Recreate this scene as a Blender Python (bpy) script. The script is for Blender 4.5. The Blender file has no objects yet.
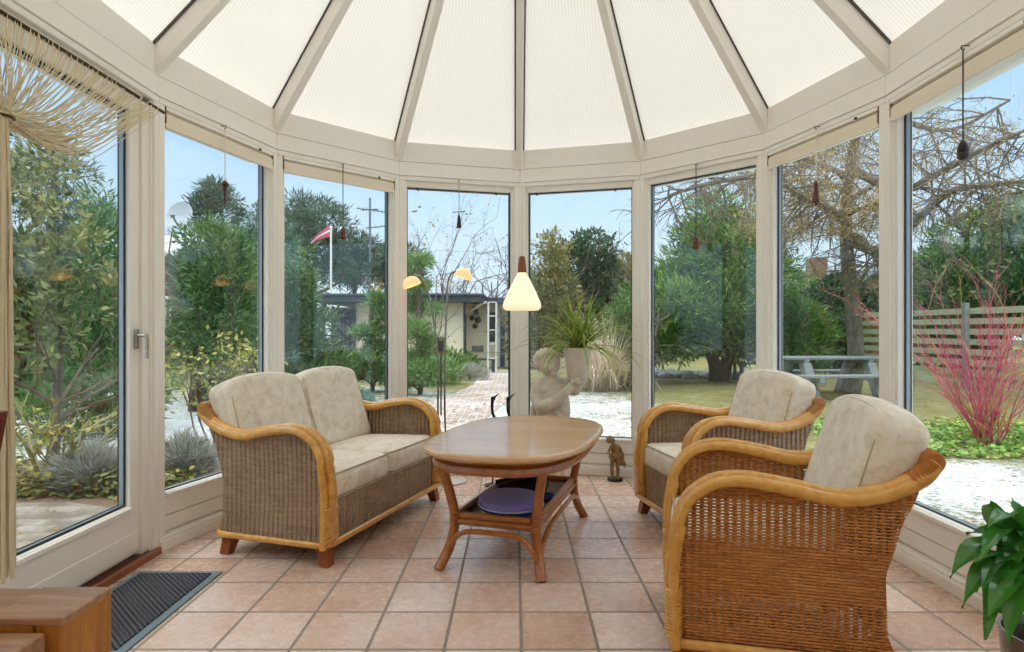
import bpy, math, random
import numpy as np
from mathutils import Vector, Matrix

PI = math.pi
SC = bpy.context.scene
COL = SC.collection

# ------------------------------------------------------------------ camera
FPX = 620.0            # focal length in pixels of the 1024 x 652 frame
EYE = 1.15
cam_d = bpy.data.cameras.new('camera')
cam = bpy.data.objects.new('camera', cam_d)
COL.objects.link(cam)
cam.location = (0, 0, EYE)
cam.rotation_euler = (PI / 2, 0, 0)
cam_d.sensor_width = 36.0
cam_d.lens = 36.0 * FPX / 1024
cam_d.shift_x = -3.0 / 1024
cam_d.shift_y = 4.0 / 1024
cam_d.clip_start = 0.05
cam_d.clip_end = 400
SC.camera = cam

def at(px, py, Y):
    return Vector(((px - 515) * Y / FPX, Y, EYE - (py - 330) * Y / FPX))

# ------------------------------------------------------------------ sky, sun, exposure
SC.view_settings.view_transform = 'Standard'
SC.view_settings.look = 'None'
SC.view_settings.gamma = 1.0
SC.view_settings.use_curve_mapping = False
SC.view_settings.exposure = 0.30
W = bpy.data.worlds.new('winter_sky')
SC.world = W
W.use_nodes = True
nt = W.node_tree
nt.nodes.clear()
geo = nt.nodes.new('ShaderNodeTexCoord')
sep = nt.nodes.new('ShaderNodeSeparateXYZ')
ramp = nt.nodes.new('ShaderNodeValToRGB')
bgn = nt.nodes.new('ShaderNodeBackground')
out = nt.nodes.new('ShaderNodeOutputWorld')
nt.links.new(geo.outputs['Generated'], sep.inputs[0])
nt.links.new(sep.outputs['Z'], ramp.inputs[0])
nt.links.new(ramp.outputs[0], bgn.inputs[0])
nt.links.new(bgn.outputs[0], out.inputs[0])
cr = ramp.color_ramp
cr.elements[0].position = 0.0
cr.elements[0].color = (0.70, 0.79, 0.88, 1)
cr.elements[1].position = 1.0
cr.elements[1].color = (1.0, 1.0, 1.0, 1)
for pos, c in ((0.10, (0.62, 0.765, 0.90)), (0.30, (0.40, 0.62, 0.86)), (0.42, (0.46, 0.64, 0.83)), (0.62, (0.92, 0.95, 1.0))):
    e = cr.elements.new(pos)
    e.color = (*c, 1)
SKY = 1.0
mulz = nt.nodes.new('ShaderNodeMapRange')
mulz.inputs['From Min'].default_value = 0.42
mulz.inputs['From Max'].default_value = 0.8
mulz.inputs['To Min'].default_value = 1.05
mulz.inputs['To Max'].default_value = 3.0
nt.links.new(sep.outputs['Z'], mulz.inputs['Value'])
nt.links.new(mulz.outputs[0], bgn.inputs['Strength'])

sun_d = bpy.data.lights.new('veiled_sun', 'SUN')
sun_d.energy = 0.8
sun_d.angle = math.radians(25)
sun_d.color = (1.0, 0.95, 0.88)
sun = bpy.data.objects.new('veiled_sun', sun_d)
COL.objects.link(sun)
sun.rotation_euler = (math.radians(32), 0, math.radians(-40))

SC.cycles.transparent_max_bounces = 32
SC.cycles.max_bounces = 12
SC.cycles.diffuse_bounces = 6
SC.cycles.sample_clamp_indirect = 6.0
SC.cycles.caustics_reflective = False
SC.cycles.caustics_refractive = False

# ------------------------------------------------------------------ materials
def lin(h):
    if isinstance(h, str):
        h = h.lstrip('#')
        c = [int(h[i:i + 2], 16) / 255 for i in (0, 2, 4)]
        return tuple(x / 12.92 if x <= 0.04045 else ((x + 0.055) / 1.055) ** 2.4 for x in c)
    return tuple(h)

class NT:
    """small helper round a material's node tree"""
    def __init__(s, name):
        s.m = bpy.data.materials.new(name)
        s.m.use_nodes = True
        s.t = s.m.node_tree
        s.t.nodes.clear()
        s.out = s.t.nodes.new('ShaderNodeOutputMaterial')
    def n(s, typ, **kw):
        nd = s.t.nodes.new('ShaderNode' + typ)
        for k, v in kw.items():
            setattr(nd, k, v)
        return nd
    def l(s, a, b):
        s.t.links.new(a, b)
    def put(s, sock, v):
        if isinstance(v, bpy.types.NodeSocket):
            s.l(v, sock)
        else:
            if isinstance(v, (tuple, list)) and len(v) == 3 and sock.type == 'RGBA':
                v = (*v, 1)
            sock.default_value = v
    def math(s, op, a, b=0.0, c=None):
        nd = s.n('Math', operation=op)
        s.put(nd.inputs[0], a)
        s.put(nd.inputs[1], b)
        if c is not None:
            s.put(nd.inputs[2], c)
        return nd.outputs[0]
    def mix(s, f, a, b):
        nd = s.n('Mix', data_type='RGBA')
        s.put(nd.inputs[0], f)
        s.put(nd.inputs[6], a)
        s.put(nd.inputs[7], b)
        return nd.outputs[2]
    def noise(s, vec, scale, detail=3.0, rough=0.55, out=0, dist=0.0):
        nd = s.n('TexNoise')
        if vec is not None:
            s.l(vec, nd.inputs['Vector'])
        nd.inputs['Scale'].default_value = scale
        nd.inputs['Detail'].default_value = detail
        nd.inputs['Roughness'].default_value = rough
        nd.inputs['Distortion'].default_value = dist
        return nd.outputs[out]
    def ramp(s, f, stops):
        nd = s.n('ValToRGB')
        s.l(f, nd.inputs[0])
        el = nd.color_ramp.elements
        while len(el) < len(stops):
            el.new(0.5)
        for e, (p, c) in zip(el, stops):
            e.position = p
            e.color = (*lin(c), 1) if not isinstance(c, (int, float)) else (c, c, c, 1)
        return nd.outputs[0]
    def coord(s, which='Object', scale=None, loc=None):
        c = s.n('TexCoord').outputs[which]
        if scale or loc:
            mp = s.n('Mapping')
            s.l(c, mp.inputs[0])
            if scale:
                mp.inputs['Scale'].default_value = scale
            if loc:
                mp.inputs['Location'].default_value = loc
            c = mp.outputs[0]
        return c
    def bump(s, h, strength=0.3, dist=0.01):
        nd = s.n('Bump')
        nd.inputs['Strength'].default_value = strength
        nd.inputs['Distance'].default_value = dist
        s.l(h, nd.inputs['Height'])
        return nd.outputs[0]
    def bsdf(s, color, rough=0.5, spec=0.5, metal=0.0, normal=None, alpha=None, coat=0.0, sheen=0.0, emit=None, estr=0.0):
        b = s.n('BsdfPrincipled')
        s.put(b.inputs['Base Color'], color)
        s.put(b.inputs['Roughness'], rough)
        b.inputs['Specular IOR Level'].default_value = spec
        b.inputs['Metallic'].default_value = metal
        b.inputs['Coat Weight'].default_value = coat
        b.inputs['Coat Roughness'].default_value = 0.12
        b.inputs['Sheen Weight'].default_value = sheen
        if normal is not None:
            s.l(normal, b.inputs['Normal'])
        if alpha is not None:
            s.put(b.inputs['Alpha'], alpha)
        if emit is not None:
            s.put(b.inputs['Emission Color'], emit)
            s.put(b.inputs['Emission Strength'], estr)
        s.l(b.outputs[0], s.out.inputs[0])
        return b

M = {}
def simple(name, col, rough=0.5, var=0.12, scale=18.0, spec=0.4, metal=0.0, coat=0.0, bump=0.0, sheen=0.0):
    """one colour with a little procedural variation"""
    t = NT(name)
    c = lin(col)
    v = t.coord()
    f = t.noise(v, scale, 4)
    lo = tuple(x * (1 - var) for x in c)
    hi = tuple(min(1, x * (1 + var)) for x in c)
    colr = t.mix(f, lo, hi)
    nrm = t.bump(t.noise(v, scale * 4, 3), bump, 0.004) if bump else None
    t.bsdf(colr, rough, spec, metal, nrm, coat=coat, sheen=sheen)
    M[name] = t.m
    return t.m

def wood(name, a, b, rough=0.4, coat=0.2, scale=(3, 30, 30), bump=0.1):
    t = NT(name)
    v = t.coord(scale=scale)
    f = t.noise(v, 1.6, 5, 0.6, dist=0.6)
    col = t.ramp(f, ((0.3, a), (0.7, b)))
    t.bsdf(col, rough, 0.4, normal=t.bump(f, bump, 0.003), coat=coat)
    M[name] = t.m
    return t.m

simple('white_paint', '#f4f0e7', 0.38, 0.02, 6, 0.45)
simple('white_paint_rafter', '#f1ede5', 0.42, 0.02, 6, 0.4)
simple('plaster', '#ece8e0', 0.8, 0.03, 9, 0.2, bump=0.1)
simple('gasket_rubber', '#20282f', 0.5, 0.1)
simple('aluminium_strip', '#9aa3a8', 0.35, 0.05, metal=0.6)
simple('black_metal', '#15161a', 0.35, 0.1, spec=0.5)
simple('steel', '#b9b4ab', 0.25, 0.05, metal=1.0)
simple('brass_dark', '#4a3a22', 0.35, 0.3, 40, metal=0.8)
simple('roof_seal', '#55504a', 0.6, 0.1)
simple('bracket_brown', '#8a6f48', 0.5, 0.2)
simple('blind_fabric', '#e9dfcc', 0.85, 0.03, 60)
simple('string_cotton', '#e0d3b4', 0.9, 0.12, 40, 0.2)
simple('cord_white', '#e8e2d6', 0.7, 0.03)
wood('threshold_wood', '#4a2a1c', '#6b3d27', 0.4, 0.1, (30, 2, 30))
wood('threshold_red', '#8a4a2e', '#a3603c', 0.4, 0.2, (30, 2, 30))
wood('rattan_cane', '#c98a38', '#e3ae58', 0.28, 0.5, (14, 14, 14))
wood('rattan_table', '#8f4f20', '#b3702f', 0.28, 0.5, (12, 12, 12))
wood('leg_wood', '#6e3612', '#98551f', 0.35, 0.3, (30, 30, 5))
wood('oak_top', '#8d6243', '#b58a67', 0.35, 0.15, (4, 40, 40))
wood('oak_end', '#9c5f22', '#c28136', 0.4, 0.15, (40, 40, 5))
wood('chair_mahogany', '#4c1f10', '#6d3018', 0.35, 0.3, (30, 30, 4))
wood('teak_cap', '#6e3a20', '#93532f', 0.4, 0.2, (40, 40, 6))
wood('ornament_dark', '#3b1d15', '#5a2d1e', 0.4, 0.3, (40, 40, 10))
wood('ornament_red', '#4f2213', '#74381f', 0.4, 0.3, (40, 40, 10))
wood('ornament_black', '#1e1613', '#37271f', 0.5, 0.1, (40, 40, 10))
wood('grey_wood', '#6f767a', '#979c9c', 0.8, 0.0, (4, 30, 30))
wood('fence_wood', '#8f9c86', '#b9c2a8', 0.85, 0.0, (4, 30, 30))
wood('bark', '#4c443b', '#7d7365', 0.9, 0.0, (8, 8, 3), 0.5)
wood('bark_pale', '#6d675c', '#989284', 0.9, 0.0, (8, 8, 3), 0.5)
wood('bark_dark', '#2d2621', '#54493f', 0.9, 0.0, (8, 8, 3), 0.5)
simple('twig_grey', '#6d6660', 0.9, 0.25, 8)
simple('twig_red', '#b24a62', 0.6, 0.25, 9)
simple('twig_tan', '#a58a58', 0.8, 0.3, 9)
simple('lichen_stem', '#98946c', 0.9, 0.35, 14)
simple('ladder_paint', '#c9cac4', 0.6, 0.06)
simple('stone_statue', '#cfc5b2', 0.85, 0.32, 14, 0.25, bump=0.5)
simple('stone_pot', '#dbd3c3', 0.85, 0.15, 22, 0.25, bump=0.4)
simple('boulder', '#a7adb0', 0.9, 0.2, 6, bump=0.5)
simple('soil', '#2c2119', 0.95, 0.3, 40, bump=0.6)
simple('bronze', '#937450', 0.4, 0.35, 30, 0.5, 0.7)
simple('bronze_base', '#2c2820', 0.4, 0.3, 30, 0.5, 0.3)
simple('lamp_metal', '#8a8880', 0.3, 0.08, metal=0.85)
simple('lamp_base_white', '#d9d6cd', 0.3, 0.03, metal=0.3)
simple('mat_rim', '#6f7f87', 0.7, 0.1)
simple('felt_purple', '#7d72b4', 0.95, 0.15, 60, 0.1, bump=0.4, sheen=0.4)
simple('felt_navy', '#25305e', 0.9, 0.15, 60, 0.1, bump=0.3)
simple('cloth_blue', '#35599c', 0.85, 0.12, 50, 0.2, bump=0.3)
simple('piping_pale', '#b9b3c4', 0.8, 0.1)
simple('rubber_black', '#0d0d0f', 0.4, 0.15)
simple('lens_glass', '#1c2440', 0.08, 0.05, spec=0.8, coat=1.0)
simple('shed_cream', '#f3e8d0', 0.8, 0.04, 5)
simple('shed_dark', '#39424c', 0.6, 0.1)
simple('roof_felt', '#4d5a66', 0.7, 0.1)
simple('roof_snow', '#d7dde1', 0.8, 0.06)
simple('house_red', '#7c3836', 0.8, 0.12)
simple('brick_chimney', '#8b6f5b', 0.85, 0.2, 25)
simple('dish_grey', '#b4bcc1', 0.5, 0.05)
simple('white_gloss', '#f0efe9', 0.4, 0.02)
simple('antenna', '#7c848a', 0.4, 0.05, metal=0.5)
simple('soil_bed', '#6b5a48', 0.95, 0.35, 14, bump=0.6)
simple('pennant_red', '#c9647a', 0.8, 0.05)
simple('pennant_white', '#efeceb', 0.8, 0.03)
simple('pot_metal', '#8f877b', 0.25, 0.1, metal=0.7)

def leafmat(name, cols, rough=0.5, trans=0.22, spec=0.4, noise=1.2):
    """leaves: a colour picked per leaf, tinted by a broad drift over the plant, letting some light through"""
    t = NT(name)
    r = t.n('NewGeometry').outputs['Random Per Island']
    nz = t.noise(t.coord(), noise, 2)
    f = t.math('ADD', t.math('MULTIPLY', r, 0.62), t.math('MULTIPLY', t.math('SUBTRACT', nz, 0.3), 0.9))
    n = len(cols)
    col = t.ramp(f, tuple((0.05 + 0.9 * i / max(1, n - 1), c) for i, c in enumerate(cols)))
    b = t.n('BsdfPrincipled')
    t.l(col, b.inputs['Base Color'])
    b.inputs['Roughness'].default_value = rough
    b.inputs['Specular IOR Level'].default_value = spec
    tr = t.n('BsdfTranslucent')
    t.l(col, tr.inputs[0])
    mx = t.n('MixShader')
    mx.inputs[0].default_value = trans
    t.l(b.outputs[0], mx.inputs[1])
    t.l(tr.outputs[0], mx.inputs[2])
    t.l(mx.outputs[0], t.out.inputs[0])
    M[name] = t.m

leafmat('leaf_conifer', ('#24402a', '#3f6a3a', '#5f8a48', '#7ea05a'))
leafmat('leaf_conifer_blue', ('#2c5045', '#4b7a66', '#6b9b80'))
leafmat('leaf_thuja', ('#2a4a2c', '#456b3a', '#6c8c48', '#8fa05a'))
leafmat('leaf_juniper', ('#2a4a2c', '#4a7538', '#769a48', '#a4b860'))
leafmat('leaf_pine', ('#2d4236', '#4a6450', '#6a8266'))
leafmat('leaf_pine_light', ('#4a6a42', '#739658', '#9cba7a'))
leafmat('leaf_broad', ('#31452a', '#54683c', '#86905a', '#b5ae78'))
leafmat('leaf_yellow', ('#66743e', '#8c8f48', '#b0aa5a', '#72824c'))
leafmat('leaf_mixed', ('#3f5230', '#6c7540', '#9c8e4a', '#5c6a3c', '#b09c5a'))
leafmat('leaf_dark', ('#1c3722', '#2f5430', '#46703a'))
leafmat('leaf_larch', ('#857040', '#a48a50', '#bca468', '#857c52'))
leafmat('leaf_lavender', ('#7d7f76', '#9fa298', '#b9bbb2', '#8a8578'))
leafmat('leaf_ivy', ('#1d3a2c', '#31563e', '#587a5a', '#8fa58c'))
leafmat('leaf_ground', ('#4a7a34', '#6c9c44', '#93b456', '#b3b060'))
leafmat('leaf_pampas', ('#c4b29e', '#e4d6c6', '#d6c3b0', '#9aa070'))
leafmat('leaf_spider', ('#5c7a2c', '#86a03e', '#b0bd5a', '#6a8a34'))
leafmat('leaf_lily', ('#255a22', '#3a782c', '#559434', '#7cae42'), 0.22, 0.3, 0.6)
leafmat('leaf_lily_yellow', ('#a8b038', '#c8c848'), 0.3, 0.3, 0.6)
leafmat('leaf_fallen', ('#5a4028', '#8a6a3c', '#b08c50', '#6a5a40'), 0.8, 0.1, 0.2)

def mk_glass():
    t = NT('window_glass')
    fr = t.n('Fresnel')
    bf = t.n('NewGeometry').outputs['Backfacing']
    # the same grazing-angle mirror on the way in and on the way out
    t.l(t.math('MULTIPLY_ADD', bf, 1 / 1.45 - 1.45, 1.45), fr.inputs[0])
    tr = t.n('BsdfTransparent')
    tr.inputs[0].default_value = (0.965, 0.985, 0.98, 1)
    gl = t.n('BsdfGlossy')
    gl.inputs['Roughness'].default_value = 0.0
    gl.inputs[0].default_value = (0.9, 0.95, 0.95, 1)
    mx = t.n('MixShader')
    t.l(fr.outputs[0], mx.inputs[0])
    t.l(tr.outputs[0], mx.inputs[1])
    t.l(gl.outputs[0], mx.inputs[2])
    t.l(mx.outputs[0], t.out.inputs[0])
    M['glass'] = t.m
mk_glass()

def mk_roof():
    t = NT('ribbed_roof_sheet')
    uv = t.n('UVMap').outputs[0]
    sp = t.n('SeparateXYZ')
    t.l(uv, sp.inputs[0])
    w = t.math('SINE', t.math('MULTIPLY', sp.outputs['X'], 2 * PI / 0.022))
    col = t.mix(t.math('MULTIPLY_ADD', w, 0.5, 0.5), lin('#f1eee8'), lin('#fbf9f4'))
    tr = t.n('BsdfTranslucent')
    t.l(col, tr.inputs[0])
    df = t.n('BsdfPrincipled')
    t.l(col, df.inputs['Base Color'])
    df.inputs['Roughness'].default_value = 0.5
    t.l(t.bump(w, 0.15, 0.002), df.inputs['Normal'])
    mx = t.n('MixShader')
    mx.inputs[0].default_value = 0.54
    t.l(df.outputs[0], mx.inputs[1])
    t.l(tr.outputs[0], mx.inputs[2])
    t.l(mx.outputs[0], t.out.inputs[0])
    M['roof_sheet'] = t.m
mk_roof()

TILE_W, TILE_D = 0.278, 0.2966
def mk_tiles():
    t = NT('terracotta_tiles')
    co = t.coord(loc=(-0.023 + TILE_W * 40, -2.232 + TILE_D * 40, 0))
    br = t.n('TexBrick', offset=0.0, squash=1.0)
    t.l(co, br.inputs['Vector'])
    br.inputs['Scale'].default_value = 1.0
    br.inputs['Brick Width'].default_value = TILE_W
    br.inputs['Row Height'].default_value = TILE_D
    br.inputs['Mortar Size'].default_value = 0.0068
    br.inputs['Mortar Smooth'].default_value = 0.1
    br.inputs['Color1'].default_value = (0, 0, 0, 1)
    br.inputs['Color2'].default_value = (1, 1, 1, 1)
    br.inputs['Mortar'].default_value = (0.5, 0.5, 0.5, 1)
    o = t.coord()
    nz = t.noise(o, 3.2, 5, 0.6)
    fine = t.noise(o, 26, 4, 0.6)
    f = t.math('ADD', t.math('MULTIPLY', br.outputs['Color'], 0.35), t.math('ADD', t.math('MULTIPLY', nz, 0.55), t.math('MULTIPLY', fine, 0.22)))
    tile = t.ramp(f, ((0.25, '#bb947e'), (0.5, '#d5b5a1'), (0.85, '#e8d4c6')))
    col = t.mix(br.outputs['Fac'], tile, lin('#8f8172'))
    rough = t.math('MULTIPLY_ADD', br.outputs['Fac'], 0.5, t.math('MULTIPLY_ADD', fine, 0.14, 0.2))
    h = t.math('SUBTRACT', t.math('MULTIPLY', fine, 0.12), br.outputs['Fac'])
    t.bsdf(col, rough, 0.5, normal=t.bump(h, 0.25, 0.003))
    M['tiles'] = t.m
mk_tiles()

def mk_wicker(name, dark, light, open_bands=(), stake=0.030, row=0.0088, rough=0.42, see=1.0, ribw=1.3, deep=0.008, p_gap=0.66, r_gap=0.42):
    """woven cane: rows running over and under upright stakes, open between the rows in the looser bands"""
    t = NT(name)
    uv = t.n('UVMap').outputs[0]
    sp = t.n('SeparateXYZ')
    t.l(uv, sp.inputs[0])
    u, v = sp.outputs['X'], sp.outputs['Y']
    rv = t.math('DIVIDE', v, row)
    fr = t.math('FRACT', rv)
    j = t.math('FLOOR', rv)
    par = t.math('MODULO', j, 2.0)
    d = t.math('SUBTRACT', t.math('MULTIPLY', fr, 2.0), 1.0)
    prof = t.math('SUBTRACT', 1.0, t.math('MULTIPLY', d, d))
    ang = t.math('ADD', t.math('MULTIPLY', u, PI / stake), t.math('MULTIPLY', par, PI))
    over = t.math('MULTIPLY_ADD', t.math('SINE', ang), 0.5, 0.5)
    h = t.math('MULTIPLY', prof, t.math('MULTIPLY_ADD', over, 0.75, 0.25))
    cmb = t.n('CombineXYZ')
    t.l(t.math('MULTIPLY', u, 9.0), cmb.inputs[0])
    t.l(t.math('MULTIPLY', j, 0.731), cmb.inputs[1])
    f = t.noise(cmb.outputs[0], 1.0, 3, 0.6)
    big = t.noise(uv, 7.0, 2)
    f2 = t.math('ADD', t.math('MULTIPLY', f, 0.7), t.math('MULTIPLY', big, 0.3))
    col = t.mix(t.math('MULTIPLY_ADD', t.math('SUBTRACT', f2, 0.5), 2.2, 0.5), lin(dark), lin(light))
    # ribs that the stakes raise
    rib = t.math('MULTIPLY_ADD', t.math('COSINE', t.math('MULTIPLY', u, 2 * PI / stake)), 0.5, 0.5)
    hh = t.math('ADD', h, t.math('MULTIPLY', rib, ribw))
    nrm = t.bump(hh, 1.0, deep)
    alpha = None
    if open_bands:
        # a gap opens between rows, in the clear between two stakes
        gap = t.math('MULTIPLY', t.math('LESS_THAN', prof, p_gap), t.math('LESS_THAN', rib, r_gap))
        band = None
        wob = t.math('MULTIPLY_ADD', t.noise(uv, 14.0, 1), 0.06, -0.03)
        vw = t.math('ADD', v, wob)
        for lo, hi in open_bands:
            bnd = t.math('MULTIPLY', t.math('GREATER_THAN', vw, lo), t.math('LESS_THAN', vw, hi))
            band = bnd if band is None else t.math('MAXIMUM', band, bnd)
        alpha = t.math('SUBTRACT', 1.0, t.math('MULTIPLY', t.math('MULTIPLY', gap, band), see))
    b = t.bsdf(col, rough, 0.45, normal=nrm, alpha=alpha)
    tr = t.n('BsdfTranslucent')
    t.l(col, tr.inputs[0])
    M[name] = t.m
mk_wicker('wicker_backlit', '#b06428', '#e6a058', ((0.17, 0.27), (0.44, 0.60)), stake=0.026, row=0.0105, ribw=0.7, deep=0.010)  # near chair's copy of the cane, orange backlight put into the colour
mk_wicker('wicker_window_lit', '#b58e6c', '#e6caa8', ((0.15, 0.22),), stake=0.028, ribw=2.6, deep=0.010)  # same cane for sofa and far chair, paler window light put into the colour
mk_wicker('wicker_shelf', '#8f7050', '#c9a982', stake=0.012)

def mk_cushion():
    t = NT('marbled_cushion')
    v = t.coord()
    wob = t.noise(v, 5.0, 2, 0.5, 1)
    vec = t.n('VectorMath', operation='ADD')
    sc = t.n('VectorMath', operation='SCALE')
    t.l(wob, sc.inputs[0])
    sc.inputs[3].default_value = 0.12
    t.l(v, vec.inputs[0])
    t.l(sc.outputs[0], vec.inputs[1])
    vor = t.n('TexVoronoi', feature='DISTANCE_TO_EDGE')
    t.l(vec.outputs[0], vor.inputs['Vector'])
    vor.inputs['Scale'].default_value = 22.0
    nz = t.noise(vec.outputs[0], 16.0, 5, 0.65)
    f = t.math('ADD', t.math('MULTIPLY', nz, 0.95), t.math('MULTIPLY', t.math('MINIMUM', vor.outputs[0], 0.2), 0.35))
    col = t.ramp(f, ((0.32, '#cfc1a8'), (0.5, '#e2d6c1'), (0.72, '#eee6d6')))
    weave = t.noise(v, 260, 2)
    t.bsdf(col, 0.85, 0.25, normal=t.bump(weave, 0.15, 0.002), sheen=0.25)
    M['cushion'] = t.m
mk_cushion()
simple('cushion_piping', '#b3a68c', 0.85, 0.08, 60)

def mk_tabletop():
    t = NT('polished_tabletop')
    v = t.coord(scale=(2.5, 30, 10))
    f = t.noise(v, 1.2, 5, 0.6, dist=0.8)
    big = t.noise(t.coord(scale=(1, 6, 1)), 1.1, 2)
    col = t.ramp(t.math('ADD', t.math('MULTIPLY', f, 0.6), t.math('MULTIPLY', big, 0.4)), ((0.3, '#bd8a58'), (0.5, '#cfa170'), (0.72, '#deb688')))
    t.bsdf(col, 0.26, 0.45, coat=0.45)
    M['tabletop'] = t.m
mk_tabletop()

def mk_lit(name, col, ecol, estr):
    t = NT(name)
    t.bsdf(lin(col), 0.35, 0.4, emit=lin(ecol), estr=estr)
    M[name] = t.m
mk_lit('opal_lit', '#f4ecd8', '#ffe7b8', 0.55)
mk_lit('bulb_lit', '#f4ecd8', '#ffd9a0', 5.0)
mk_lit('shade_lit', '#ecd2a6', '#ffc684', 0.5)

def mk_mat():
    t = NT('ribbed_mat')
    v = t.coord()
    wv = t.n('TexWave', wave_type='BANDS', bands_direction='DIAGONAL')
    t.l(v, wv.inputs[0])
    wv.inputs['Scale'].default_value = 26
    wv.inputs['Distortion'].default_value = 1.5
    ch = t.n('TexChecker')
    t.l(v, ch.inputs[0])
    ch.inputs['Scale'].default_value = 70
    f = t.math('ADD', t.math('MULTIPLY', wv.outputs[1], 0.6), t.math('MULTIPLY', ch.outputs[1], 0.4))
    t.bsdf(t.ramp(f, ((0.2, '#25262b'), (0.8, '#5d5f66'))), 0.9, 0.2, normal=t.bump(f, 0.9, 0.005))
    M['mat'] = t.m
mk_mat()

def mk_lawn():
    t = NT('winter_lawn')
    v = t.coord()
    n1 = t.noise(v, 0.42, 6, 0.62)
    n2 = t.noise(v, 3.5, 5, 0.7)
    n3 = t.noise(v, 22.0, 4, 0.7)
    sp = t.n('SeparateXYZ')
    t.l(v, sp.inputs[0])
    # snow lies more thickly in the open middle of the garden than under the trees
    def rng_(src, a, b, va, vb):
        r_ = t.n('MapRange')
        for k_, v_ in (('From Min', a), ('From Max', b), ('To Min', va), ('To Max', vb)):
            r_.inputs[k_].default_value = v_
        t.l(src, r_.inputs['Value'])
        return r_.outputs[0]
    far = rng_(sp.outputs['Y'], 10.0, 14.0, 0.045, -0.10)
    side = t.math('MULTIPLY', rng_(sp.outputs['X'], 2.0, 3.2, 0.0, 1.0), rng_(sp.outputs['Y'], 5.6, 6.6, 0.0, -0.20))
    far = t.math('ADD', far, side)
    s = t.math('ADD', t.math('ADD', t.math('MULTIPLY', n1, 0.42), t.math('MULTIPLY', n2, 0.30)), t.math('MULTIPLY', n3, 0.50))
    s = t.math('ADD', s, far)
    snow = t.ramp(s, ((0.55, 0.0), (0.66, 1.0)))
    grass = t.ramp(t.math('ADD', t.math('MULTIPLY', n2, 0.6), t.math('MULTIPLY', n3, 0.4)), ((0.3, '#55523a'), (0.5, '#75754a'), (0.62, '#8f8658'), (0.75, '#8f7b5a')))
    col = t.mix(snow, grass, lin('#c8cfd2'))
    t.bsdf(col, 0.9, 0.2, normal=t.bump(s, 0.6, 0.05))
    M['lawn'] = t.m
mk_lawn()

def mk_pavers(name, w, d, c1, c2, mortar, snowy=0.0, off=0.5):
    t = NT(name)
    v = t.coord()
    br = t.n('TexBrick', offset=off)
    t.l(v, br.inputs['Vector'])
    br.inputs['Scale'].default_value = 1.0
    br.inputs['Brick Width'].default_value = w
    br.inputs['Row Height'].default_value = d
    br.inputs['Mortar Size'].default_value = 0.012
    br.inputs['Color1'].default_value = (*lin(c1), 1)
    br.inputs['Color2'].default_value = (*lin(c2), 1)
    br.inputs['Mortar'].default_value = (*lin(mortar), 1)
    nz = t.noise(v, 9.0, 5, 0.7)
    n0 = t.noise(v, 0.9, 4, 0.6)
    f = t.ramp(t.math('ADD', t.math('MULTIPLY', nz, 0.5), t.math('MULTIPLY', n0, 0.5)), ((0.46, 0.0), (0.60, 1.0)))
    col = t.mix(t.math('MULTIPLY', f, snowy), br.outputs['Color'], lin('#cfd1d0'))
    t.bsdf(col, 0.9, 0.2, normal=t.bump(t.math('SUBTRACT', nz, br.outputs['Fac']), 0.5, 0.02))
    M[name] = t.m
mk_pavers('path_brick', 0.22, 0.11, '#86736a', '#ab988b', '#bdbab5', 0.6)
mk_pavers('terrace_stone', 0.24, 0.14, '#6c675f', '#938a7c', '#766c5c', 0.3)

# ------------------------------------------------------------------ mesh builders
def catmull(pts, n=6, closed=False):
    P = [Vector(p) for p in pts]
    res = []
    m = len(P)
    rng = range(m) if closed else range(m - 1)
    for i in rng:
        p0 = P[(i - 1) % m] if closed or i > 0 else P[0] * 2 - P[1]
        p1 = P[i]
        p2 = P[(i + 1) % m]
        p3 = P[(i + 2) % m] if closed or i + 2 < m else P[-1] * 2 - P[-2]
        for k in range(n):
            t = k / n
            res.append(0.5 * ((2 * p1) + (-p0 + p2) * t + (2 * p0 - 5 * p1 + 4 * p2 - p3) * t * t + (-p0 + 3 * p1 - 3 * p2 + p3) * t ** 3))
    if not closed:
        res.append(P[-1].copy())
    return res

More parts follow.
